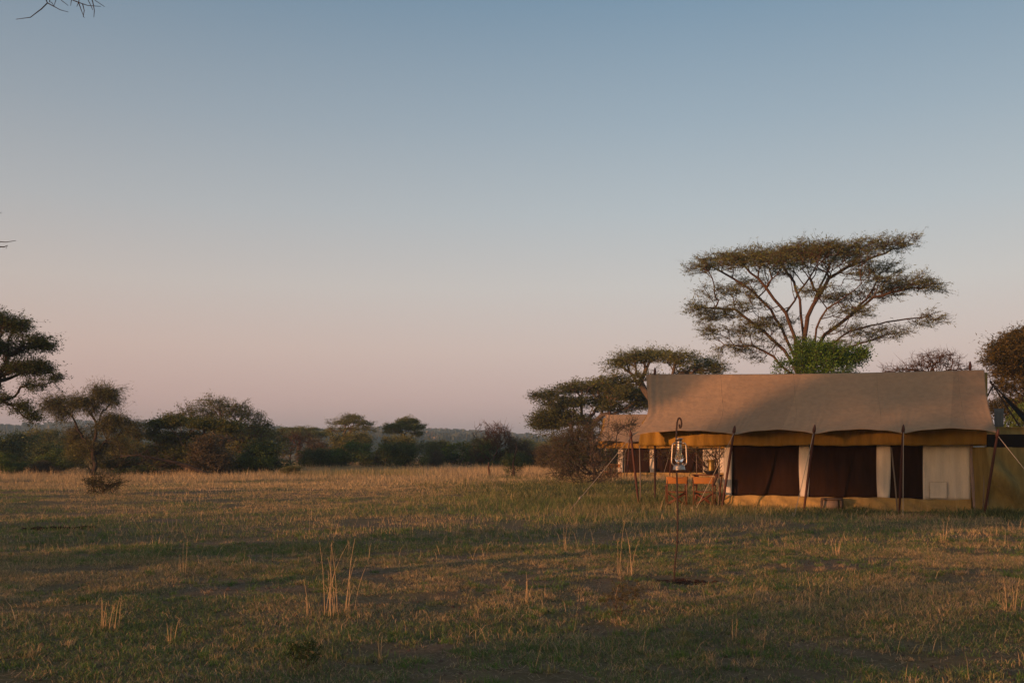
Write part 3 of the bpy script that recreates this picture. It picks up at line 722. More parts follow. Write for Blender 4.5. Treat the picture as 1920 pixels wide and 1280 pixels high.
# the tent behind
F2 = Frame(W(1104, 829, 56.5)*np.array([1, 1, 0]), RAD(12))
u2 = lambda px, v: float(F2.u(px, v))
op2 = [(u2(1169, 1.7), u2(1219, 1.7)), (u2(1229, 1.7), u2(1318, 1.7)), (u2(1362, 1.7), u2(1440, 1.7))]
end2 = 9.4
t2 = dict(seed=9, vr=3.5, zr=3.78, ze=2.05, pole_u=[0, 2.2, 4.6, 7.0, end2],
    ul=lambda w: np.interp(w, [0, .5, .8, 1], [.55, .62, .35, .0]), ur=lambda w: np.interp(w, [0, .5, 1], [end2-.55, end2-.6, end2]), seams=[.3, .6],
    val_v=1.2, val_u0=.3, val_u1=end2-.3, val_zb=1.74, val_zt=2.36, zin=3.6, vw=1.7, b0=u2(1160, 1.7), b1=end2-.4, zs=.36, zw=2, vback=5.3, open=op2,
    poles=[((.3, .4, 0), (-.05, 0, 2.3)), ((2.1, .4, 0), (2.3, 0, 2.3)), ((4.5, .4, 0), (4.7, 0, 2.3)), ((7.0, .4, 0), (7.1, 0, 2.3)), ((end2-.2, .4, 0), (end2, 0, 2.3))],
    thin=[((.6, 1.15, 0), (.55, 1.15, 1.8)), ((1.9, 1.15, 0), (1.95, 1.15, 1.8)), ((6, 1.15, 0), (5.95, 1.15, 1.8))], ridge_poles=[(.8, 3.95), (end2-.8, 3.95)],
    ropes=[((0, -.05, 2.1), (-1.6, -1.2, 0), None), ((2.3, -.05, 2.1), (1.6, -1.6, 0), None), ((4.7, -.05, 2.1), (4.2, -1.6, 0), None)])
tent2 = build_tent(F2, t2, 'distant tan safari tent, partly hidden by the thorn bush and the big tent')

# ------------------------------------------------------------ washroom screen and bucket shower
def enclosure():
    pts = [G(1824, 961)+[0, .15, 0], G(1850, 964), np.array([17.6, 24.9, 0]), np.array([18.6, 28.6, 0]), np.array([14.6, 30.6, 0])]
    E = empty('washroom_screen', pts[1]*[1, 1, 0], 'olive canvas screen with a black mesh band beside the right end of the big tent', 'canvas screen')
    o = pts[1]
    pl = [p-o for p in pts]; seg = [np.linalg.norm(pl[i+1]-pl[i]) for i in range(len(pl)-1)]; cum = np.concatenate([[0], np.cumsum(seg)])
    def at(s): return np.stack([np.interp(s, cum, [p[i] for p in pl]) for i in range(3)], -1)
    def strip(name, s0, s1, z0, z1, m, fold):
        S, K = np.meshgrid(np.linspace(s0, s1, int((s1-s0)/.05)), np.linspace(0, 1, 26), indexing='ij')
        Pp = at(S); z = z0+(z1-z0)*K; ph = S*2.6+z*2.3
        ph = S*1.9+z*2.6; Pp[..., 1] += fold*2.6*(np.sin(ph)+.5*np.sin(ph*2.3+1)+.35*np.sin(S*11+z*5))*np.sin(math.pi*np.clip(K, .05, .95))
        Pp[..., 2] = z; sheet(name, Pp, m, E, .006)
    strip('lower_canvas', 0, cum[-1], 0, L(1824, 838, 1.6)[2], M['olive'], .075)
    Yb = G(1850, 964)[1]; z1 = CH+(845-838)/F*Yb; z2 = CH+(845-814)/F*Yb; z3 = CH+(845-800)/F*Yb
    strip('mesh_band', cum[1], cum[-1], z1-.004, z2, M['black_net'], .0)
    strip('top_canvas', cum[1], cum[-1], z2+.002, z3, M['olive'], .012)
    for i, s in enumerate([cum[1]+.05, cum[2], cum[3], cum[4]]):
        p = at(np.array(s)); b = MB(); b.tube([p+[0, .05, 0], p+[0, .05, z3+.05]], .025, 8); link('post', b.mesh('post', True), M['greypole'], E)
enclosure()
def shower():
    Y0 = 31.0; P = W(1862, 722, Y0)
    E = empty('shower_tripod', P*[1, 1, 0], 'dark pole tripod with grey net flap behind the right end of the big tent', 'shower frame')
    o = P*[1, 1, 0]
    feet = [W(1920, 812, Y0)-P, W(1920, 776, Y0+.9)-P, W(1850, 745, Y0+.5)-P]
    ends = [P+d*(P[2]/-d[2]) for d in feet]
    for e in ends:
        b = MB(); d = (e-P)/np.linalg.norm(e-P); b.tube([e-o, P-o-d*.18], [.03, .024], 8); link('leg', b.mesh('leg', True), M['bark_dark'], E)
    a = P+(ends[0]-P)*.08; b_ = P+(ends[1]-P)*.08; c = P+(ends[0]-P)*.62; d = P+(ends[1]-P)*.62
    U, K = np.meshgrid(np.linspace(0, 1, 14), np.linspace(0, 1, 8), indexing='ij'); U = U[..., None]; K = K[..., None]
    K = .55+.45*K; S = (a+(c-a)*U)*(1-K)+(b_+(d-b_)*U)*K-o; S[..., 2] -= .10*np.sin(math.pi*K[..., 0])*U[..., 0]+.02
    sheet('net_flap', S, M['black_net'], E, .005)
    # bucket
    B = W(1873, 800, Y0-.2); h = 34/F*Y0; r = .13
    E2 = empty('shower_bucket', B, 'grey canvas shower bucket hanging on cords from the dark tripod', 'bucket')
    b = MB(); b.lathe([(.0, 0), (r*.95, .0), (r*1.02, .04), (r*.98, h*.4), (r*1.0, h*.75), (r*1.12, h), (r*1.06, h-.01), (r*.95, h*.7), (r*.95, .03), (0, .02)], k=22)
    V = b.V[0]; V[:, 0] += .012*np.sin(V[:, 2]*22)+.01*np.sin(np.arctan2(V[:, 1], V[:, 0])*5); link('bag', b.mesh('bag', True), M['grey_canvas'], E2)
    top = P-B-np.array([0, 0, .22]); b = MB()
    for an in (.6, 2.5, 4.2, 5.6): b.tube([(r*1.08*math.cos(an), r*1.08*math.sin(an), h), top], .006, 4)
    link('cord', b.mesh('cord'), M['rope'], E2)
    b = MB(); b.tube([top, top+np.array([-.02, 0, .1]), P-B], .012, 5); link('hoist_line', b.mesh('hoist_line'), M['darkrope'], E2)
    b = MB(); b.lathe([(0, -.05), (.02, -.05), (.022, .0)], k=10); link('spout', b.mesh('spout'), M['metal'], E2)
shower()

# ------------------------------------------------------------ doorstep
def doorstep():
    a = TF.loc(1541, 950, 1.15); c = TF.loc(1578, 950, 1.15); wdt = c[0]-a[0]; p = TF.O+TF.eu*(a[0]+c[0])/2+TF.ev*1.2
    E = empty('doorstep', p*[1, 1, 0], 'low doorstep of dark plank on a pale block before the big tent', 'step', rz=-A)
    zt = TF.loc(1560, 933, 1.15)[2]
    b = MB(); b.box((0, 0, zt-.03), (wdt+.03, .36, .055), bev=.006); link('plank', b.mesh('plank'), M['plank'], E)
    b = MB(); b.box((-.03, .0, (zt-.06)/2), (wdt*.78, .28, zt-.062), bev=.012); link('block', b.mesh('block'), M['block'], E)
    for s in (-1, 1):
        b = MB(); b.box((s*(wdt/2-.0), 0, (zt-.06)/2), (.045, .33, zt-.062), bev=.004); link('side_board', b.mesh('side_board'), M['plank'], E)
doorstep()

# ------------------------------------------------------------ folding chairs, table, jug
def chair(loc, rz, label, group):
    E = empty('folding_chair', loc, label, 'chair', group, rz); w = .27
    def part(name, m, f, sm=False): b = MB(); f(b); return link(name, b.mesh(name, sm), m, E)
    # x right, y forward (the way the sitter faces); back at y=-.22
    for sx in (-1, 1):
        part('back_post', M['chairwood'], lambda b: b.beam((sx*w, -.20, .0), (sx*w, -.26, .88), .032, .03))
        part('front_leg', M['chairwood'], lambda b: b.beam((sx*w, .20, .0), (sx*w, .20, .62), .032, .03))
        part('armrest', M['chairwood'], lambda b: b.box((sx*w, -.01, .635), (.055, .50, .022), bev=.006))
        for zr_ in (.10, .42): part('side_rail', M['chairwood'], lambda b: b.beam((sx*(w-.03), -.195, zr_), (sx*(w-.03), .20, zr_), .03, .024))
    for y, k in ((-.165, 1), (.165, -1)):
        part('cross_brace', M['chairwood'], lambda b: (b.beam((-w+.02, y, .08), (w-.02, y, .41), .014, .038), b.beam((-w+.02, y+.018*k, .41), (w-.02, y+.018*k, .08), .014, .038)))
    part('rear_rail', M['chairwood'], lambda b: b.beam((-w, -.225, .46), (w, -.225, .46), .03, .022))
    U, K = np.meshgrid(np.linspace(-1, 1, 16), np.linspace(0, 1, 8), indexing='ij')
    sheet('back_band', np.stack([U*(w+.03), -.258-.03*(1-U**2)-.025*(K-.5), .68+.20*K-.012*(1-U**2)*K], -1), M['leather'], E, .01)
    sheet('seat', np.stack([U*(w-.02), -.2+.4*K, .455-.03*(1-U**2)], -1), M['leather'], E, .01)
    return E
ch = chair(G(1268, 951)*[1, 1, 0], RAD(-4), 'orange leather folding chair with its back to the camera, behind the lantern', 'folding chairs on the verandas')
def chcopy(p, rz, label):
    return copy_tree(ch, p, rz, (1, 1, 1), label)
chcopy(G(1321, 951)*[1, 1, 0], RAD(-20), 'orange leather folding chair beside the tent wall pole, in front of the bowl and jug')
chcopy(W(1142, 0, 55.5)*[1, 1, 0], RAD(30), 'tiny orange chair on the far veranda, showing on the left behind the thorn bush')
chcopy(W(1155, 0, 55.8)*[1, 1, 0], RAD(-15), 'tiny orange chair on the far veranda, next to its white corner flap')
def table():
    p = TF.O+TF.eu*TF.u(1328, 2.6)+TF.ev*2.6; Y = p[1]; z = CH-(889-HZ)/F*Y
    E = empty('camp_table', p*[1, 1, 0], 'dark wooden camp table on the veranda behind the two near chairs', 'table', rz=-A)
    b = MB()
    for i in range(5): b.box((0, -.22+.11*i, z-.015), (.86, .104, .026), bev=.004)
    link('table_top', b.mesh('table_top'), M['chairwood'], E)
    for s in (-1, 1):
        for q in (-1, 1):
            b = MB(); b.beam((s*.36, q*.2, 0), (s*.36, -q*.2, z-.03), .035, .03); link('leg', b.mesh('leg'), M['chairwood'], E)
        b = MB(); b.beam((s*.36, -.22, z-.05), (s*.36, .22, z-.05), .03, .04); link('rail', b.mesh('rail'), M['chairwood'], E)
    c = E.matrix_basis@Vector((.10, 0, z)) if False else Vector((p[0]+TF.eu[0]*.07, p[1]+TF.eu[1]*.07, z))
    B = empty('wash_bowl', c, 'wide dark bowl standing on the veranda table', 'bowl')
    b = MB(); b.lathe([(0, .0), (.11, .0), (.13, .02), (.20, .085), (.235, .115), (.225, .118), (.18, .085), (.12, .03), (0, .022)], k=28); link('bowl', b.mesh('bowl', True), M['enamel'], B)
    J = empty('water_jug', (c[0]+.02, c[1], z+.024), 'tall greenish brass water jug standing in the dark bowl', 'jug')
    b = MB(); b.lathe([(0, 0), (.115, 0), (.125, .02), (.12, .06), (.10, .22), (.095, .33), (.11, .39), (.125, .42), (.118, .42), (.09, .34), (.0, .33)], k=26); link('body', b.mesh('body', True), M['brass'], J)
    b = MB(); b.tube([(.10, 0, .34), (.17, 0, .35), (.19, 0, .25), (.16, 0, .13), (.11, 0, .09)], .011, 7); link('handle', b.mesh('handle', True), M['brass'], J)
    b = MB(); b.tube([(-.09, 0, .34), (-.15, 0, .39), (-.17, 0, .42)], [.03, .02, .015], 8); link('spout', b.mesh('spout', True), M['brass'], J)
    return E
table()

# ------------------------------------------------------------ lantern on its iron stake
def stake():
    g0 = STAKE.copy(); Y = g0[1]; z0 = float(gz(g0[0], g0[1]))-.05
    E = empty('lantern_stake', (g0[0], g0[1], z0), 'slender bent iron stake with a curled hook, carrying the nearest lantern', 'stake', 'iron lantern stakes')
    o = np.array([g0[0], g0[1], z0]); pts = [(1264, 1084), (1264.5, 1076), (1266, 1052), (1268.5, 1030), (1270, 1010), (1270.5, 985), (1270.5, 950), (1269.5, 910), (1268.5, 870), (1268, 830), (1268.3, 812), (1269, 797), (1270.5, 788), (1273, 783.5), (1275.8, 785), (1277.6, 790), (1277.8, 796), (1276.5, 800.5), (1274.6, 801), (1273.6, 798), (1274, 795)]
    P = np.array([W(x, y, Y) for x, y in pts]); P[:, 0] = P[:, 0]; P -= o; P[0, 2] = -.12
    # refine with a spline
    t = np.arange(len(P)); tt = np.linspace(0, len(P)-1, 110); Q = np.zeros((len(tt), 3))
    for i, q in enumerate(tt):
        k = min(int(q), len(P)-2); f = q-k; p0 = P[max(k-1, 0)]; p1 = P[k]; p2 = P[k+1]; p3 = P[min(k+2, len(P)-1)]
        Q[i] = .5*((2*p1)+(-p0+p2)*f+(2*p0-5*p1+4*p2-p3)*f*f+(-p0+3*p1-3*p2+p3)*f**3)
    b = MB(); b.tube(Q, .011, 8); link('rod', b.mesh('rod', True), M['rust'], E)
    c = W(1270, 1015, Y)-o; b = MB(); b.tube([c-[0, 0, .012], c+[0, 0, .012]], .019, 8); link('collar', b.mesh('collar', True), M['rust'], E)
    return E, Y
st, YS = stake()
def lantern():
    s = YS/F; base = W(1273.5, 881, YS-.075)
    E = empty('storm_lantern', base, 'polished metal storm lantern hanging at the curled iron stake', 'lantern', 'storm lanterns on iron stakes')
    def part(name, m, f, par=E): b = MB(); f(b); return link(name, b.mesh(name, True), m, par)
    part('fuel_tank', M['metal'], lambda b: b.lathe([(0, 0), (.074, 0), (.078, .006), (.078, .012), (.072, .018), (.070, .046), (.062, .060), (.035, .070), (.02, .072), (0, .072)], k=40))
    part('filler_cap', M['metal'], lambda b: b.lathe([(0, .062), (.017, .062), (.017, .080), (.012, .084), (0, .084)], (.045, .01, -.004), 14))
    part('burner', M['metal'], lambda b: b.lathe([(.018, .070), (.026, .075), (.032, .090), (.040, .096), (.040, .103), (.02, .108), (.012, .122), (0, .122)], k=28))
    part('wick_knob', M['metal'], lambda b: (b.tube([(.02, -.01, .088), (.085, -.03, .080)], .0022, 5), b.tube([(.083, -.029, .080), (.090, -.031, .080)], .012, 12)))
    part('glass_globe', M['glass'], lambda b: b.lathe([(.030, .104), (.046, .116), (.054, .140), (.052, .165), (.042, .195), (.034, .222), (.030, .250)], k=36))
    part('globe_collar', M['metal'], lambda b: b.lathe([(.024, .250), (.036, .250), (.038, .258), (.036, .266), (.026, .270)], k=30))
    part('chimney', M['metal'], lambda b: b.lathe([(.030, .262), (.034, .27), (.034, .30), (.030, .305), (.030, .335), (.034, .34), (.034, .352), (.027, .36)], k=30))
    part('cap', M['metal'], lambda b: b.lathe([(.026, .358), (.040, .385), (.046, .388), (.046, .394), (.030, .398), (0, .400)], k=30))
    for q in (-1, 1):
        part('side_tube', M['metal'], lambda b: b.tube([(q*.040, 0, .333), (q*.060, 0, .338), (q*.074, 0, .330), (q*.083, 0, .312), (q*.086, 0, .28), (q*.090, 0, .20), (q*.094, 0, .125), (q*.094, 0, .098), (q*.088, 0, .080), (q*.074, 0, .066), (q*.052, 0, .058)], .0085, 12))
    part('crossbar', M['metal'], lambda b: (b.tube([(-.08, .004, .325), (0, .004, .33), (.08, .004, .325)], .005, 8)))
    part('guard_wire', M['metal'], lambda b: [b.tube([(q*.088, 0, .15), (q*.045, -.05, .15), (0, -.062, .15)] , .0016, 5) for q in (-1, 1)])
    part('hanging_wire', M['rust'], lambda b: b.tube([(-.082, 0, .322), (-.05, .045, .35), (-.012, .06, .42), (.0, .065, .50), (.012, .06, .42), (.05, .045, .35), (.082, 0, .322)], .0018, 5))
    part('lower_bail', M['rust'], lambda b: b.tube([(-.082, .0, .012), (-.084, .01, -.05), (-.078, .03, -.088), (-.045, .055, -.103), (0, .07, -.106), (.05, .055, -.095), (.074, .03, -.07), (.078, .01, .0)], .0022, 5))
    return E, base
lan, lbase = lantern()
p2 = W(1134, 0, 54.5)*[1, 1, 0]; copy_tree(st, p2, .6, (1, 1, 1), 'far iron stake beside the left end of the distant tent')
o_ = lbase-STAKE; copy_tree(lan, (p2[0]+.05, p2[1]-.1, lbase[2]), .3, (1, 1, 1), 'far storm lantern glinting behind the thorn bush by the distant tent')

# ============================================================ TREES AND BUSHES
def stem_px(pts, Y, base):
    return [W(x, y, Y)-base if y is not None else np.zeros(3) for x, y in pts]
def wild(name, px, Y, label, cat, pads, stem, seed, bk, group=None, limbs=(), **kw):
    rng = np.random.default_rng(seed); base = np.array([(px-960)/F*Y, Y, 0.]); 
    pts = pads_pts(rng, pads, base, Y, .82 if seed == 1 else 1); pts = pts[pts[:, 2] > .12]
    S = [np.array([0, 0, -.2])]+[np.array([*(W(x, y, Y)-base)]) for x, y in stem]
    for i in range(1, len(S)): S[i] = S[i]+np.array([0, rng.normal()*.15*i, 0])
    LB = []
    for dy, pl in limbs:
        LB.append([W(x, y, Y+dy*i/(len(pl)-1))-base for i, (x, y) in enumerate(pl)])
    tm, lm = tree_meshes(name, rng, S, pts, limbs=LB, **kw)
    return place_tree(name, base, label, cat, group, tm, lm, M[bk], tn='trunk', ln='crown')
AC1, AC2 = (.095, .115, .036), (.19, .205, .068)
# the big flat topped acacia behind the tent
wild('acacia_tree', 1512, 62, 'tall flat topped acacia with layered crown rising behind the big tent', 'tree',
  [(1318, 500, 30, 9, 0, 70), (1345, 492, 36, 12, 1, 110), (1395, 488, 44, 11, -1.5, 150), (1400, 482, 40, 11, 3, 90), (1450, 478, 44, 12, 1.5, 150), (1448, 492, 40, 12, -3, 110), (1510, 472, 46, 12, 0, 160), (1505, 480, 42, 12, 4, 110), (1560, 470, 44, 12, -2, 150),
   (1562, 480, 44, 12, 3, 100), (1620, 464, 44, 10, 0, 120), (1608, 484, 40, 10, -2, 90), (1672, 458, 36, 8, 0, 70), (1700, 452, 26, 5, 0, 24), (1560, 500, 60, 10, 0, 90), (1480, 505, 60, 8, 0, 60),
   (1655, 503, 42, 8, 1, 60), (1620, 520, 45, 9, -1, 80), (1700, 532, 56, 9, 0, 150), (1745, 538, 26, 8, 0, 40), (1655, 548, 50, 9, 1, 100), (1575, 556, 44, 9, 2, 90), (1530, 545, 40, 8, -2, 50), (1740, 598, 32, 13, 0, 60), (1700, 590, 30, 9, 0, 26),
   (1600, 585, 45, 9, -2, 70), (1590, 618, 50, 10, 0, 80), (1640, 628, 42, 9, 1, 70), (1570, 650, 40, 10, -1, 50), (1685, 622, 26, 8, 0, 22),
   (1375, 548, 46, 9, 0, 80), (1330, 545, 24, 7, 0, 22), (1405, 530, 40, 9, 2, 50), (1312, 578, 26, 8, 0, 50), (1345, 590, 46, 9, 1, 90), (1400, 575, 45, 12, -1, 60), (1425, 612, 44, 10, 0, 90), (1455, 600, 36, 12, 2, 40), (1335, 622, 32, 7, 0, 40), (1375, 628, 36, 8, 0, 40), (1385, 653, 44, 8, 0, 80), (1425, 668, 34, 8, 1, 40), (1355, 660, 22, 7, 0, 16), (1440, 645, 40, 10, -1, 50), (1500, 640, 36, 12, 0, 30)],
  [(1513, 800), (1514, 770), (1513, 745), (1511, 728)], 1, 'bark_red',
  limbs=[(-1.5, [(1511, 728), (1496, 680), (1491, 632), (1473, 586), (1450, 560), (1422, 523), (1396, 498)]), (0, [(1511, 728), (1507, 680), (1508, 632), (1516, 592), (1534, 557), (1554, 520), (1590, 500), (1640, 480), (1690, 460)]),
   (1, [(1473, 586), (1496, 549), (1519, 520), (1535, 488)]), (0, [(1511, 728), (1524, 670), (1545, 630), (1594, 592), (1637, 557), (1708, 540), (1748, 540)]), (0, [(1511, 728), (1530, 685), (1548, 658), (1594, 620), (1665, 604), (1737, 594)]),
   (1, [(1530, 685), (1560, 668), (1610, 645), (1665, 628)]), (.5, [(1511, 728), (1490, 685), (1470, 655), (1433, 622), (1379, 580), (1322, 577)]), (0, [(1511, 728), (1482, 698), (1450, 668), (1410, 648), (1359, 646)]),
   (1.5, [(1511, 728), (1490, 668), (1465, 615), (1447, 580), (1410, 546), (1373, 520), (1335, 500)]), (2.5, [(1508, 632), (1502, 590), (1499, 563), (1488, 529), (1466, 494)]), (-2.5, [(1524, 670), (1530, 615), (1550, 578), (1588, 555)]),
   (3.5, [(1516, 592), (1530, 555), (1545, 520), (1560, 484)]), (-1, [(1473, 586), (1455, 585), (1425, 560), (1385, 545)]), (-3, [(1534, 557), (1524, 530), (1512, 500)]), (1.5, [(1594, 592), (1625, 560), (1645, 525), (1655, 505)])],
  r0=.25, rt=.011, bf=.5, maxlen=.55, wob=.07, n_leaf=2, spread=.11, size=.20, c1=AC1, c2=AC2, flat=.5, aspect=.17, twigs=5, twig_len=.62, power=.42, clump=.22)
wild('acacia_tree', 1240, 72, 'umbrella acacia with an airy crown just above the left ridge of the big tent', 'tree',
  [(1165, 682, 26, 8, 0, 60), (1200, 672, 36, 9, 0, 130), (1235, 668, 36, 10, 1, 130), (1275, 674, 36, 11, -1, 130), (1315, 682, 36, 11, 0, 110), (1345, 690, 16, 7, 0, 26), (1290, 694, 40, 8, 1, 70), (1150, 712, 26, 7, 0, 50), (1180, 716, 30, 8, 0, 60), (1210, 705, 30, 9, 0, 30), (1130, 716, 12, 5, 0, 12), (1320, 700, 30, 8, 0, 40)],
  [(1236, 800), (1230, 760)], 2, 'bark_grey', r0=.3, rt=.013, bf=.4, maxlen=.6, n_leaf=6, spread=.18, size=.18, c1=AC1, c2=AC2, flat=.45, aspect=.24, twigs=3, twig_len=.8)
wild('acacia_tree', 1120, 78, 'broad dense acacia left of the big tent, above the distant tent roof', 'tree',
  [(1020, 742, 26, 5, 0, 40), (1050, 738, 40, 10, 0, 150), (1085, 730, 40, 9, 1, 140), (1125, 728, 40, 10, 0, 160), (1165, 738, 44, 12, -1, 200), (1195, 750, 30, 16, 0, 120), (1060, 755, 45, 9, 0, 160), (1110, 752, 45, 10, 1, 160), (1150, 765, 40, 10, 0, 120), (1012, 780, 22, 9, 0, 60), (1035, 775, 36, 11, 0, 160), (1030, 795, 34, 10, 1, 110), (1070, 785, 40, 11, 0, 120), (1105, 795, 40, 12, 0, 60), (1055, 815, 36, 10, 0, 50), (996, 776, 9, 4, 0, 8)],
  [(1118, 850), (1112, 825)], 3, 'bark_grey', r0=.34, rt=.014, bf=.35, maxlen=.7, n_leaf=8, spread=.22, size=.20, c1=(.066, .080, .026), c2=(.125, .135, .045), flat=.45, aspect=.26, twigs=3, twig_len=.7)
wild('leafy_bush', 1540, 44, 'fresh green leafy bush peeping over the ridge of the big tent', 'bush',
  [(1490, 680, 32, 16, 0, 130), (1520, 665, 34, 20, 1, 200), (1505, 648, 14, 9, 0, 36), (1555, 668, 34, 17, 0, 170), (1590, 674, 32, 14, 0, 150), (1612, 668, 14, 12, 0, 50), (1540, 700, 70, 30, 0, 260), (1540, 760, 70, 40, 0, 200), (1470, 690, 16, 8, 0, 30)],
  [(1541, 860), (1540, 820)], 4, 'bark_grey', r0=.13, rt=.007, bf=.3, maxlen=.4, clump=.50, n_leaf=7, spread=.13, size=.10, c1=(.055, .11, .016), c2=(.11, .195, .034), flat=.9, aspect=.5, twigs=4, twig_len=.42)
wild('bare_tree', 1752, 60, 'leafless twiggy tree showing above the right half of the tent ridge', 'tree',
  [(1755, 680, 50, 20, 0, 240), (1710, 692, 30, 10, 0, 80), (1765, 668, 26, 9, 0, 60), (1670, 694, 30, 7, 0, 40), (1800, 692, 18, 9, 0, 40)],
  [(1752, 800), (1750, 745)], 5, 'bark_red', r0=.16, rt=.012, bf=.35, maxlen=.5, n_leaf=0, wob=.14, twigs=4, twig_len=.55)
wild('russet_tree', 1990, 50, 'rust brown bushy tree cut by the right edge of the view', 'tree',
  [(1880, 672, 26, 22, 0, 190), (1905, 650, 30, 24, 0, 260), (1900, 690, 36, 20, 1, 260), (1935, 640, 34, 26, 0, 260), (1985, 630, 60, 34, 0, 420), (1960, 690, 50, 30, 1, 300), (2050, 660, 60, 50, 0, 420), (1868, 690, 16, 9, 0, 60), (1895, 725, 36, 12, 0, 70), (1915, 745, 34, 22, 1, 110), (1885, 760, 24, 24, 0, 90), (1940, 775, 50, 30, 1, 150)],
  [(1995, 860), (1985, 800)], 6, 'bark_dark', r0=.24, rt=.010, bf=.35, maxlen=.5, n_leaf=8, spread=.17, size=.16, c1=(.068, .062, .020), c2=(.14, .100, .032), flat=.6, aspect=.24, twigs=3, twig_len=.6)
# thorn bush in front of the far tent
wild('thorn_bush', 1118, 44.5, 'tangled grey thorn bush, nearly leafless, in front of the distant tent', 'bush',
  [(1105, 832, 56, 40, 0, 430), (1085, 865, 48, 34, 1, 420), (1060, 880, 30, 22, 0, 160), (1115, 802, 30, 18, 0, 110), (1160, 802, 26, 10, 0, 50), (1182, 792, 10, 7, 0, 26), (1075, 820, 34, 22, 0, 170), (1140, 862, 30, 28, 0, 95), (1120, 895, 50, 14, 0, 120), (1050, 850, 24, 30, 0, 110)],
  [(1118, 905), (1119, 885), (1121, 868)], 7, 'bark_thorn', clump=.48, r0=.12, rt=.009, bf=.4, maxlen=.35, wob=.18, n_leaf=2, spread=.09, size=.07, c1=(.085, .088, .042), c2=(.12, .115, .05), twigs=4, twig_len=.5, leafy=.7)
wild('thorn_tree', 1330, 43, 'bare thorny branches seen through the veranda, between the two tents', 'tree',
  [(1300, 842, 50, 9, 0, 150), (1250, 850, 40, 9, 0, 60), (1345, 848, 24, 14, 0, 90), (1330, 870, 26, 18, 0, 80), (1222, 855, 16, 8, 0, 20)],
  [(1345, 890), (1344, 868)], 8, 'bark_red', r0=.07, rt=.006, bf=.35, maxlen=.3, wob=.15, n_leaf=3, spread=.06, size=.06, c1=(.07, .08, .025), c2=(.1, .09, .03), twigs=3, twig_len=.25, leafy=.6)
# left: dark acacia cut by the frame
wild('dark_acacia', -90, 43, 'dark green acacia reaching in from the left edge of the view', 'tree',
  [(20, 612, 34, 16, 0, 200), (-30, 600, 40, 20, 0, 200), (52, 640, 34, 14, 0, 190), (80, 648, 18, 8, 0, 60), (20, 655, 40, 14, 1, 180), (-30, 650, 40, 20, -1, 160), (60, 690, 36, 12, 0, 190), (92, 708, 15, 9, 0, 80), (10, 692, 36, 10, 0, 130), (65, 722, 26, 6, 0, 50), (8, 750, 22, 8, 0, 46), (36, 762, 18, 8, 0, 56), (56, 780, 11, 9, 0, 44), (-110, 600, 60, 34, 0, 300), (-180, 640, 60, 34, 0, 260), (-100, 670, 60, 30, 1, 200), (-40, 730, 40, 14, 0, 90), (-190, 720, 50, 24, 0, 140)],
  [(-92, 860), (-86, 800), (-80, 770)], 9, 'bark_dark', r0=.30, rt=.008, bf=.42, maxlen=.42, clump=.26, n_leaf=6, spread=.11, size=.09, c1=(.050, .068, .026), c2=(.090, .115, .040), flat=.6, aspect=.35, twigs=3, twig_len=.38)
wild('drooping_tree', 172, 66, 'lopsided tree with two drooping tufts of crown, left of the thicket', 'tree',
  [(108, 754, 22, 8, 0, 90), (140, 752, 26, 8, 0, 100), (122, 770, 16, 10, 0, 50), (168, 750, 18, 7, 0, 50), (190, 732, 16, 8, 0, 100), (212, 726, 12, 5, 0, 40), (208, 744, 12, 12, 0, 60), (178, 765, 22, 10, 0, 60), (215, 785, 24, 8, 0, 80), (240, 800, 20, 12, 0, 90), (255, 815, 11, 12, 0, 40), (200, 800, 26, 14, 0, 70), (150, 815, 28, 26, 1, 150), (165, 840, 36, 18, 0.5, 110), (220, 830, 30, 14, .5, 70)],
  [(178, 872), (173, 852), (173, 838)], 10, 'bark_dark', r0=.15, rt=.010, bf=.45, maxlen=.45, clump=.46, n_leaf=4, spread=.12, size=.30, c1=(.095, .10, .035), c2=(.17, .155, .055), flat=1.1, aspect=.08, twigs=5, twig_len=.85, droop=1.1)
# thicket in the middle left
wild('feathery_tree', 420, 74, 'round feathery tree, highest of the thicket at the middle left', 'tree',
  [(405, 755, 30, 14, 0, 120), (365, 772, 30, 14, 0, 110), (440, 772, 34, 16, 0, 130), (400, 780, 50, 18, 1, 150), (470, 785, 28, 16, 0, 90), (340, 788, 30, 10, 0, 70), (320, 783, 14, 6, 0, 20), (490, 808, 22, 16, 0, 60), (420, 810, 70, 20, 0, 120), (502, 795, 10, 7, 0, 14)],
  [(425, 860), (418, 832)], 12, 'bark_grey', r0=.2, rt=.012, bf=.3, maxlen=.5, wob=.15, n_leaf=5, spread=.14, size=.13, c1=(.10, .115, .04), c2=(.18, .185, .07), twigs=3, twig_len=.5, leafy=.75)
wild('acacia_tree', 345, 68, 'low wide flat crowned acacia at the left side of the thicket', 'tree',
  [(305, 796, 26, 7, 0, 100), (340, 793, 34, 7, 0, 140), (385, 797, 36, 8, 0, 140), (425, 800, 30, 8, 0, 100), (290, 812, 14, 9, 0, 40), (325, 820, 30, 12, 0, 90), (360, 825, 36, 16, 1, 140), (345, 850, 40, 18, 0, 120), (300, 850, 26, 20, 0, 90)],
  [(352, 880), (356, 850)], 13, 'bark_grey', r0=.18, rt=.011, bf=.35, maxlen=.5, n_leaf=8, spread=.17, size=.17, c1=(.07, .085, .022), c2=(.14, .15, .045), flat=.5, aspect=.3, twigs=3, twig_len=.5)

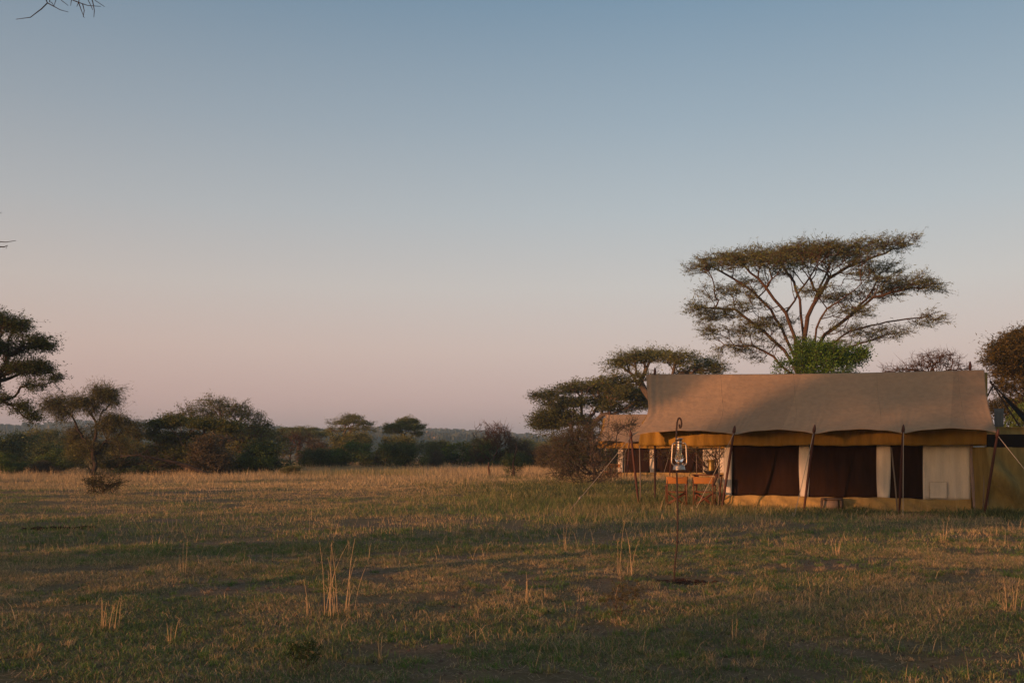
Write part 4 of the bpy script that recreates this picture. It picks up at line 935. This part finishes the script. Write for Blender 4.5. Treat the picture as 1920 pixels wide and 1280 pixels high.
def proto(kind, seed, **kw):
    """a bush or tree of 4 m width for copying along the bush line"""
    rng = np.random.default_rng(seed); n = kw.pop('n', 420); dims = kw.pop('dims', (2.0, 2.0, 1.35)); cz = kw.pop('cz', 1.25)
    P = []; lobes = kw.pop('lobes', 7)
    for i in range(lobes):
        a = rng.uniform(0, 6.28); r = rng.uniform(.15, .62); c = np.array([math.cos(a)*dims[0]*r, math.sin(a)*dims[1]*r, cz+rng.uniform(-.5, .5)*dims[2]])
        d = rng.normal(size=(n//lobes, 3)); d /= np.linalg.norm(d, axis=1, keepdims=True); d *= rng.random((n//lobes, 1))**.4
        P.append(c+d*np.array(dims)*rng.uniform(.35, .55))
    P = np.concatenate(P); P = P[P[:, 2] > .1]
    stem = kw.pop('stem', [(0, 0, -.15), (.02, 0, .12), (.03, .02, .3)])
    return tree_meshes(kind, rng, stem, P, **kw)
PR = {}
def first(kind, tm, lm, bk): PR[kind] = [tm, lm, bk, None]
first('dark', *proto('dark_bush', 31, n=460, r0=.09, rt=.010, bf=.3, maxlen=.4, clump=.46, n_leaf=8, spread=.16, size=.15, c1=(.058, .082, .028), c2=(.115, .145, .048), aspect=.4, twigs=3, twig_len=.35), 'bark_dark')
first('green', *proto('green_bush', 32, n=460, r0=.09, rt=.010, bf=.3, maxlen=.4, clump=.46, n_leaf=8, spread=.16, size=.14, c1=(.065, .095, .022), c2=(.115, .165, .036), aspect=.45, twigs=3, twig_len=.35), 'bark_grey')
first('olive', *proto('olive_bush', 33, n=460, r0=.09, rt=.010, bf=.3, maxlen=.4, clump=.46, n_leaf=7, spread=.17, size=.15, c1=(.11, .118, .04), c2=(.20, .195, .072), aspect=.3, twigs=3, twig_len=.4), 'bark_grey')
first('russet', *proto('russet_bush', 34, n=560, r0=.08, rt=.010, bf=.28, maxlen=.4, n_leaf=6, spread=.15, size=.13, c1=(.088, .070, .042), c2=(.145, .118, .066), aspect=.3, twigs=4, twig_len=.4), 'bark_red')
first('bare', *proto('bare_bush', 35, n=520, r0=.08, rt=.012, bf=.3, maxlen=.4, wob=.16, n_leaf=0, twigs=4, twig_len=.4), 'bark_red')
def umbrella(seed, lay, **kw):
    rng = np.random.default_rng(seed); P = []
    for (r, z, h, n, ox) in lay:
        a = rng.uniform(0, 6.28, n); q = np.sqrt(rng.random(n))*r; P.append(np.stack([ox+np.cos(a)*q, np.sin(a)*q, z+rng.normal(size=n)*h-.08*q], 1))
    return tree_meshes('umbrella', rng, [(0, 0, -.2), (.06, 0, 1.0), (.02, .05, 1.7)], np.concatenate(P), **kw)
first('umbrella', *umbrella(41, [(2.7, 4.3, .14, 340, .1), (1.5, 4.75, .12, 120, .5), (1.3, 3.7, .12, 90, -1.3), (1.0, 3.5, .1, 60, 1.7)], r0=.16, rt=.011, bf=.45, maxlen=.4, n_leaf=8, spread=.15, size=.15, c1=AC1, c2=AC2, flat=.4, aspect=.26, twigs=3, twig_len=.4), 'bark_grey')
first('layered', *umbrella(42, [(2.2, 4.6, .12, 240, 0), (1.4, 3.9, .12, 100, -1.6), (1.4, 3.8, .12, 110, 1.6), (1.0, 5.0, .1, 70, -.5)], r0=.16, rt=.012, bf=.4, maxlen=.45, wob=.14, n_leaf=5, spread=.14, size=.14, c1=AC1, c2=AC2, flat=.45, aspect=.26, twigs=3, twig_len=.45), 'bark_grey')
NAMES = dict(dark=('bush', 'bush'), green=('bush', 'bush'), olive=('bush', 'bush'), russet=('bush', 'bush'), bare=('bare_bush', 'bush'), umbrella=('umbrella_acacia', 'tree'), layered=('umbrella_acacia', 'tree'))
SIZE = dict(dark=(4.2, 2.6), green=(4.2, 2.6), olive=(4.2, 2.6), russet=(4.2, 2.6), bare=(4.3, 2.7), umbrella=(5.6, 5.0), layered=(5.6, 5.2))
def put(kind, x, y, wm, hm, rz, label, group, z=0):
    tm, lm, bk, o = PR[kind]; wd, hg = SIZE[kind]; sc = (wm/wd, wm/wd, hm/hg)
    if o is None:
        PR[kind][3] = place_tree(NAMES[kind][0], (x, y, z), label, NAMES[kind][1], group, tm, lm, M[bk], rz, sc)
    else: copy_tree(o, (x, y, z), rz, sc, label, group)
gr = 'bushes and small trees along the far bush line'
rng = np.random.default_rng(77)
LINE = [  # kind, px centre, top py, distance, width px, label
 ('dark', 30, 806, 84, 150, 'dark bush behind the left acacia, at the far left of the bush line'),
 ('green', 22, 850, 64, 90, 'bright green low bush in the bottom left corner of the bush line'),
 ('olive', 82, 800, 95, 110, 'olive bush of the bush line rising just left of the drooping tree'),
 ('dark', 90, 826, 78, 120, 'dark rounded bush in front of the left end of the bush line'),
 ('russet', 128, 800, 104, 90, 'brownish bush of the bush line right behind the drooping tree'),
 ('green', 110, 842, 70, 90, 'green bush at the foot of the drooping tree, on its left'),
 ('russet', 95, 862, 66, 100, 'low brown bush spreading left of the drooping tree foot'),
 ('olive', 235, 826, 76, 120, 'olive bush between the drooping tree and the thicket'),
 ('dark', 232, 852, 68, 170, 'dark low bush over which the fallen branch lies'),
 ('olive', 300, 838, 84, 90, 'yellowish bush behind the low flat crowned acacia'),
 ('russet', 415, 812, 66.5, 150, 'reddish brown bush in the heart of the thicket'),
 ('dark', 400, 838, 70, 200, 'dark underbrush at the foot of the thicket'),
 ('russet', 375, 852, 65.5, 70, 'small rusty bush at the left foot of the thicket'),
 ('olive', 455, 790, 80, 170, 'tall olive bush filling the back of the thicket under the feathery tree'),
 ('olive', 168, 822, 67, 84, 'brownish olive bush wrapped round the trunk of the drooping tree'),
 ('russet', 300, 815, 80, 100, 'brown bush behind the left side of the low flat crowned acacia'),
 ('dark', 505, 822, 68, 110, 'dark green bush at the right end of the thicket'),
 ('green', 470, 835, 67, 90, 'green patch of bush in the right part of the thicket'),
 ('olive', 548, 872, 62, 46, 'little olive bush standing in the dry grass right of the thicket'),
 ('bare', 545, 800, 92, 90, 'bare grey brown bush just right of the thicket'),
 ('umbrella', 560, 801, 125, 130, 'wide flat brown canopy on the skyline between thicket and layered acacia'),
 ('russet', 590, 818, 98, 110, 'brown bush left of the layered acacia in the bush line'),
 ('layered', 657, 778, 96, 104, 'small acacia with layered crown, left of the two on the skyline'),
 ('olive', 660, 806, 92, 110, 'olive bush below the layered acacia'),
 ('green', 640, 828, 85, 120, 'green bush in front of the layered acacia'),
 ('dark', 600, 838, 84, 90, 'dark bush at the left foot of the layered acacia'),
 ('umbrella', 757, 784, 100, 78, 'small parasol shaped acacia, right of the two on the skyline'),
 ('olive', 752, 812, 92, 90, 'olive bush directly under the parasol shaped acacia'),
 ('dark', 722, 826, 84, 96, 'darkest green bush, between the two small skyline acacias'),
 ('dark', 768, 828, 83, 70, 'dark green bush below and right of the parasol shaped acacia'),
 ('russet', 700, 840, 90, 60, 'brown gap filling bush between the two skyline acacias'),
 ('olive', 818, 822, 96, 70, 'olive bush right of the darkest green bushes'),
 ('green', 865, 830, 92, 110, 'fresh green bush in the middle of the bush line'),
 ('russet', 808, 842, 86, 60, 'brown bush left of the fresh green one'),
 ('green', 920, 830, 90, 90, 'green bush under the bare thorn tree of the bush line'),
 ('bare', 925, 782, 88, 112, 'bare reddish thorn tree standing up from the bush line'),
 ('olive', 905, 818, 104, 90, 'olive bush behind the bare thorn tree'),
 ('russet', 985, 818, 88, 110, 'brown rounded bush right of the bare thorn tree'),
 ('russet', 1040, 832, 80, 90, 'brown bush between the bare thorn tree and the tangled thorn bush'),
 ('dark', 960, 846, 86, 90, 'dark low bush right of the leafy crooked sapling'),
 ('olive', 1090, 835, 90, 110, 'olive bush behind the tangled thorn bush'),
 ('dark', 1010, 850, 92, 90, 'dark shrub in the shade left of the tangled thorn bush'),
 ('dark', 460, 846, 76, 130, 'shadowy bush behind the right foot of the thicket'),
 ('olive', 1180, 815, 96, 150, 'olive bush behind the roof of the distant tent'),
 ('dark', 1150, 800, 88, 160, 'dark bush behind the ridge of the distant tent'),
 ('green', 1925, 755, 42, 130, 'green bush behind the washroom screen at the right edge'),
 ('dark', 1960, 800, 36, 160, 'dark bush right behind the washroom screen, outside the right edge')]
for kd, px, ty, Y, wpx, lab in LINE:
    h = (845-ty)/F*Y+1.6; wm = wpx/F*Y
    put(kd, (px-960)/F*Y, Y, wm, h, rng.uniform(0, 6.28), lab, gr)
# low scrub on the plain beyond
for i in range(26):
    Y = rng.uniform(130, 330); px = rng.uniform(-60, 1250); kd = ['dark', 'olive', 'green', 'russet'][i % 4]
    put(kd, (px-960)/F*Y, Y, rng.uniform(6, 13), rng.uniform(2.6, 4.2), rng.uniform(0, 6.28), 'low scattered scrub bush on the plain beyond the bush line', 'scrub on the far plain')

# small plants and deadwood of the meadow
def small(name, px, py, label, cat, ptspx, seed, wpx, hpx, n, bk, **kw):
    rng = np.random.default_rng(seed); base = G(px, py); s = base[1]/F
    d = rng.normal(size=(n, 3)); d /= np.linalg.norm(d, axis=1, keepdims=True); d *= rng.random((n, 1))**.45
    P = d*np.array([wpx*s*.5, wpx*s*.45, hpx*s*.48])+np.array([0, 0, hpx*s*.52]); P = P[P[:, 2] > .02]
    P[:, :2] *= (.45+.75*P[:, 2:3]/(hpx*s))
    base[2] = float(gz(base[0], base[1]))
    tm, lm = tree_meshes(name, rng, [(0, 0, -.02), (0, 0, .02), (.005, 0, hpx*s*.12)], P, **kw)
    return place_tree(name, base, label, cat, None, tm, lm, M[bk], tn='stem', ln='foliage')
small('shrub', 192, 927, 'lone scraggy shrub on the meadow in front of the drooping tree', 'shrub', None, 51, 92, 42, 260, 'bark_dark', clump=.5, r0=.03, rt=.006, bf=.6, maxlen=.2, n_leaf=2, spread=.07, size=.07, c1=(.055, .055, .022), c2=(.09, .08, .03), twigs=4, twig_len=.2)
small('thorny_sapling', 1165, 1152, 'tiny thorny sapling growing in the near grass left of the stake foot', 'sapling', None, 52, 100, 72, 130, 'bark_red', r0=.006, rt=.0013, bf=.2, maxlen=.06, wob=.14, n_leaf=4, spread=.010, size=.014, c1=(.09, .085, .03), c2=(.15, .12, .05), twigs=3, twig_len=.05, aspect=.5, tipw=.001)
small('seedling', 568, 1264, 'small dark leafy seedling near the bottom of the view', 'sapling', None, 53, 78, 60, 110, 'bark_dark', r0=.005, rt=.0013, bf=.25, maxlen=.05, wob=.12, clump=.48, n_leaf=4, spread=.012, size=.016, c1=(.040, .065, .020), c2=(.07, .10, .03), twigs=2, twig_len=.03, aspect=.5, tipw=.001)
small('leafy_sapling', 960, 893, 'crooked leafy sapling on the dry grass before the bush line', 'sapling', None, 54, 46, 46, 150, 'bark_dark', r0=.035, rt=.008, bf=.3, maxlen=.2, clump=.45, n_leaf=4, spread=.07, size=.09, c1=(.075, .10, .026), c2=(.13, .16, .05), twigs=3, twig_len=.22)
def pole_thing(name, pxs, Y, radii, label, cat, bk):
    base = W(pxs[0][0], 845, Y)*[1, 1, 0]; P = np.array([W(x, y, Y) for x, y in pxs])-base; P[0, 2] = -.1
    b = MB(); b.tube(P, radii, 7); o = link(name, b.mesh(name, True), M[bk]); o.location = base; return tag(o, label, cat)
pole_thing('tree_stump', [(917, 893), (917.5, 885), (916, 876), (916.5, 866)], 62, [.09, .075, .06, .05], 'thin reddish dead stump standing in the dry grass', 'stump', 'bark_red')
pole_thing('dead_tree', [(964, 891), (962, 868), (966, 852), (969, 840), (967, 829)], 60, [.07, .06, .045, .035, .02], 'crooked dead little tree rising out of the leafy sapling', 'tree', 'bark_dark')
def fallen():
    Y = 64; base = W(390, 845, Y)*[1, 1, 0]; E = empty('fallen_branch', base, 'long dark fallen branch sloping down to the right into the grass', 'branch')
    px = [(402, 890), (378, 884), (350, 872), (318, 864), (285, 858), (255, 852), (225, 856)]; rng = np.random.default_rng(5)
    P = np.array([W(x, y, Y-.25*i) for i, (x, y) in enumerate(px)])-base; b = MB(); b.tube(P, [.13, .14, .12, .10, .08, .05, .03], 9); link('limb', b.mesh('limb', True), M['bark_dark'], E)
    b = MB()
    for i in range(60):
        k = rng.uniform(2.2, 6); a = P[int(k)]*(1-k%1)+P[min(6, int(k)+1)]*(k%1); d = np.array([rng.normal(-.5, .5), rng.normal()*.6, rng.normal(-.1, .5)]); L = rng.uniform(.6, 1.8)
        q = a+d/np.linalg.norm(d)*L; q[2] = max(q[2], .02); m_ = (a+q)/2+rng.normal(size=3)*.12; b.tube([a, m_, q], [.02, .013, .006], 4)
    link('twigs', b.mesh('twigs'), M['bark_dark'], E)
fallen()
def clods(name, x0, x1, py0, n, seed, label, hmax=.05):
    rng = np.random.default_rng(seed); c = G((x0+x1)/2, py0); b = MB(); s = c[1]/F
    for i in range(n):
        x = rng.uniform(-.5, .5)*(x1-x0)*s; y = rng.normal()*.12; r = rng.uniform(.3, 1)*hmax
        bm = bmesh.new(); bmesh.ops.create_icosphere(bm, subdivisions=2, radius=1)
        V = np.array([v.co[:] for v in bm.verts]); T = [[v.index for v in f.verts] for f in bm.faces]; bm.free()
        V = V*(1+.45*(vn(V[:, 0]*3+i, V[:, 1]*3+V[:, 2]*2, .8, i)[:, None]-.5))*np.array([r*1.5, r*1.2, r*.8])+np.array([x, y, float(gz(c[0]+x, c[1]+y))+r*.2])
        b.add(V, None, T)
    m = M.get('clod')
    if m is None:
        m, nt, bb = mat('dark_earth', (.05, .03, .02), 1, spec=.05); nt.links.new(ramp(nt, noise_tex(nt, 20, 6, mapping(nt)), [(.3, (.022, .014, .010)), (.7, (.065, .036, .024))]), bb.inputs['Base Color']); M['clod'] = m
    o = link(name, b.mesh(name), m); o.location = c; tag(o, label, 'soil')
clods('soil_ridge', 50, 175, 994, 60, 3, 'dark broken ridge of soil in the grass at the left', .055)
clods('loose_soil', 1215, 1345, 1086, 70, 4, 'crumbs of dark red earth dug up around the lantern stake', .028)
clods('dead_wood', 415, 448, 890, 9, 6, 'dark lump of dead wood at the foot of the thicket', .22)
# the tree beside the camera whose twigs hang into the top left corner
def overhang():
    Y = 10.5; base = np.array([-10.5, 6.5, 0]); E = empty('overhanging_thorn_tree', base, 'thorn tree left of the camera whose thin twigs hang in at the top left corner', 'tree')
    rng = np.random.default_rng(8); b = MB()
    b.tube(np.array([(0, 0, -.2), (.1, 0, 1.5), (.3, .3, 3), (.2, .6, 4.4)]), [.22, .19, .16, .13], 9); link('trunk', b.mesh('trunk', True), M['bark_dark'], E)
    top = base+np.array([.2, .6, 4.4]); b = MB()
    hub = W(85, -130, Y); hub2 = W(-120, 300, Y); 
    for h in (hub, hub2, hub+np.array([-2, 1, 1.0])):
        m_ = (top+h)/2+np.array([0, 0, .5]); b.tube(np.array([top, m_, h])-base, [.09, .055, .02], 7)
    link('limb', b.mesh('limb', True), M['bark_dark'], E)
    tw = [[(85, -130), (80, -40), (84, -6), (89, 6), (78, 17), (66, 26), (57, 33), (45, 34.5), (30, 36.5)], [(89, 6), (100, 12), (113, 19), (128, 23)], [(85, -130), (98, -30), (105, 0), (101, 12)], [(94, -6), (93, 4), (97, 5), (101, 12)],
          [(85, -130), (105, -20), (115, 1), (128, 11)], [(85, -130), (120, -30), (137, 1), (150, 6), (165, 11), (189, 12.5)], [(137, -20), (134, 0), (132.5, 11)], [(147, 4), (152, 18), (158, 34)], [(155, 8), (158, 20), (156, 32)],
          [(120, -60), (160, -10), (169, 8), (174, 19)], [(120, -60), (165, -20), (174, 4), (177, 20), (176, 33)], [(120, -60), (170, -18), (178, 1), (196, 13)], [(148, -10), (148, 3), (144, 13)],
          [(-120, 300), (-60, 440), (-10, 453), (12, 454), (30, 451)], [(-60, 440), (-20, 462), (8, 463), (14, 460), (11, 466)], [(-120, 300), (-50, 390), (-10, 399), (3, 399)]]
    b = MB(); b2 = MB()
    for i, t in enumerate(tw):
        dy = rng.normal()*.1 if i not in (1, 3, 7, 8, 14) else 0
        P = np.array([W(x, y, Y+dy*0) for x, y in t])-base; n = len(P); (b2 if i >= 13 else b).tube(P, np.linspace(.009 if n > 4 else .006, .0026, n), 5)
    link('twig', b.mesh('twig', True), M['bark_dark'], E); link('twig', b2.mesh('twig', True), M['bark_dark'], E)
    pts = []
    for c, r, n in (((-3.5, -1.5, 6.6), (3, 3, .6), 260), ((-1, -3, 7.2), (3, 2.5, .5), 200)):
        d = rng.normal(size=(n, 3)); d /= np.linalg.norm(d, axis=1, keepdims=True); pts.append(np.array(c)+d*rng.random((n, 1))**.4*np.array(r))
    tm, lm = tree_meshes('crown', rng, [(.2, .6, 4.3), (.1, .4, 4.8)], np.concatenate(pts), r0=.1, rt=.006, n_leaf=6, spread=.12, size=.08, c1=AC1, c2=AC2)
    link('branch', tm, M['bark_dark'], E); link('crown', lm, M['leaf'], E)
overhang()

# ------------------------------------------------------------ the trees to the west that throw the evening shade
def sq(q, s): return .788*s+.616*q, .616*s-.788*q
gw = 'trees and bushes west of the camp, behind the camera'
SH = SHADE = [  # kind, q, s, width, height
 ('dark', -35, -45, 5.5, 4.7), ('green', -31, -44, 5.0, 4.9), ('dark', -27, -46, 5.5, 4.8), ('olive', -23, -44, 5.0, 4.8), ('olive', -19.5, -46, 4.6, 5.0), ('green', -15.5, -45, 4.4, 5.5),
 ('dark', -38.5, -46, 5.0, 5.0), ('olive', -43, -45, 6, 4.6),
 ('dark', -5, -44, 6.2, 5.0), ('green', -1, -45, 6, 5.1), ('olive', 3, -44, 6, 5.0), ('olive', -10, -46, 4.5, 3.9),
 ('umbrella', -12.7, -52, 5.0, 8.9), ('layered', -21.8, -74, 3.6, 13.9), ('layered', -15.6, -78, 6.5, 14.2), ('dark', 8, -46, 8, 6)]
for i, (kd, q, s_, wm, hm) in enumerate(SH):
    x, y = sq(q, s_); put(kd, x, y, wm, hm, rng.uniform(0, 6.28), 'shade tree or bush standing far behind the camera on the west side', gw)

# ============================================================ AIR
b = MB(); b.box((0, 1150, 24.5), (5200, 3120, 53))
hz = link('haze', b.mesh('haze'), None); m = D.materials.new('dusk_air'); m.use_nodes = True; nt = m.node_tree
nt.nodes.remove(nt.nodes['Principled BSDF']); pv = nd(nt, 'ShaderNodeVolumePrincipled'); pv.inputs['Color'].default_value = (.50, .76, 1, 1); pv.inputs['Density'].default_value = .00048
pv.inputs['Anisotropy'].default_value = .1
nt.links.new(pv.outputs[0], nt.nodes['Material Output'].inputs['Volume']); hz.data.materials.append(m); tag(hz, 'thin evening haze over the plain', None, None, 'stuff')
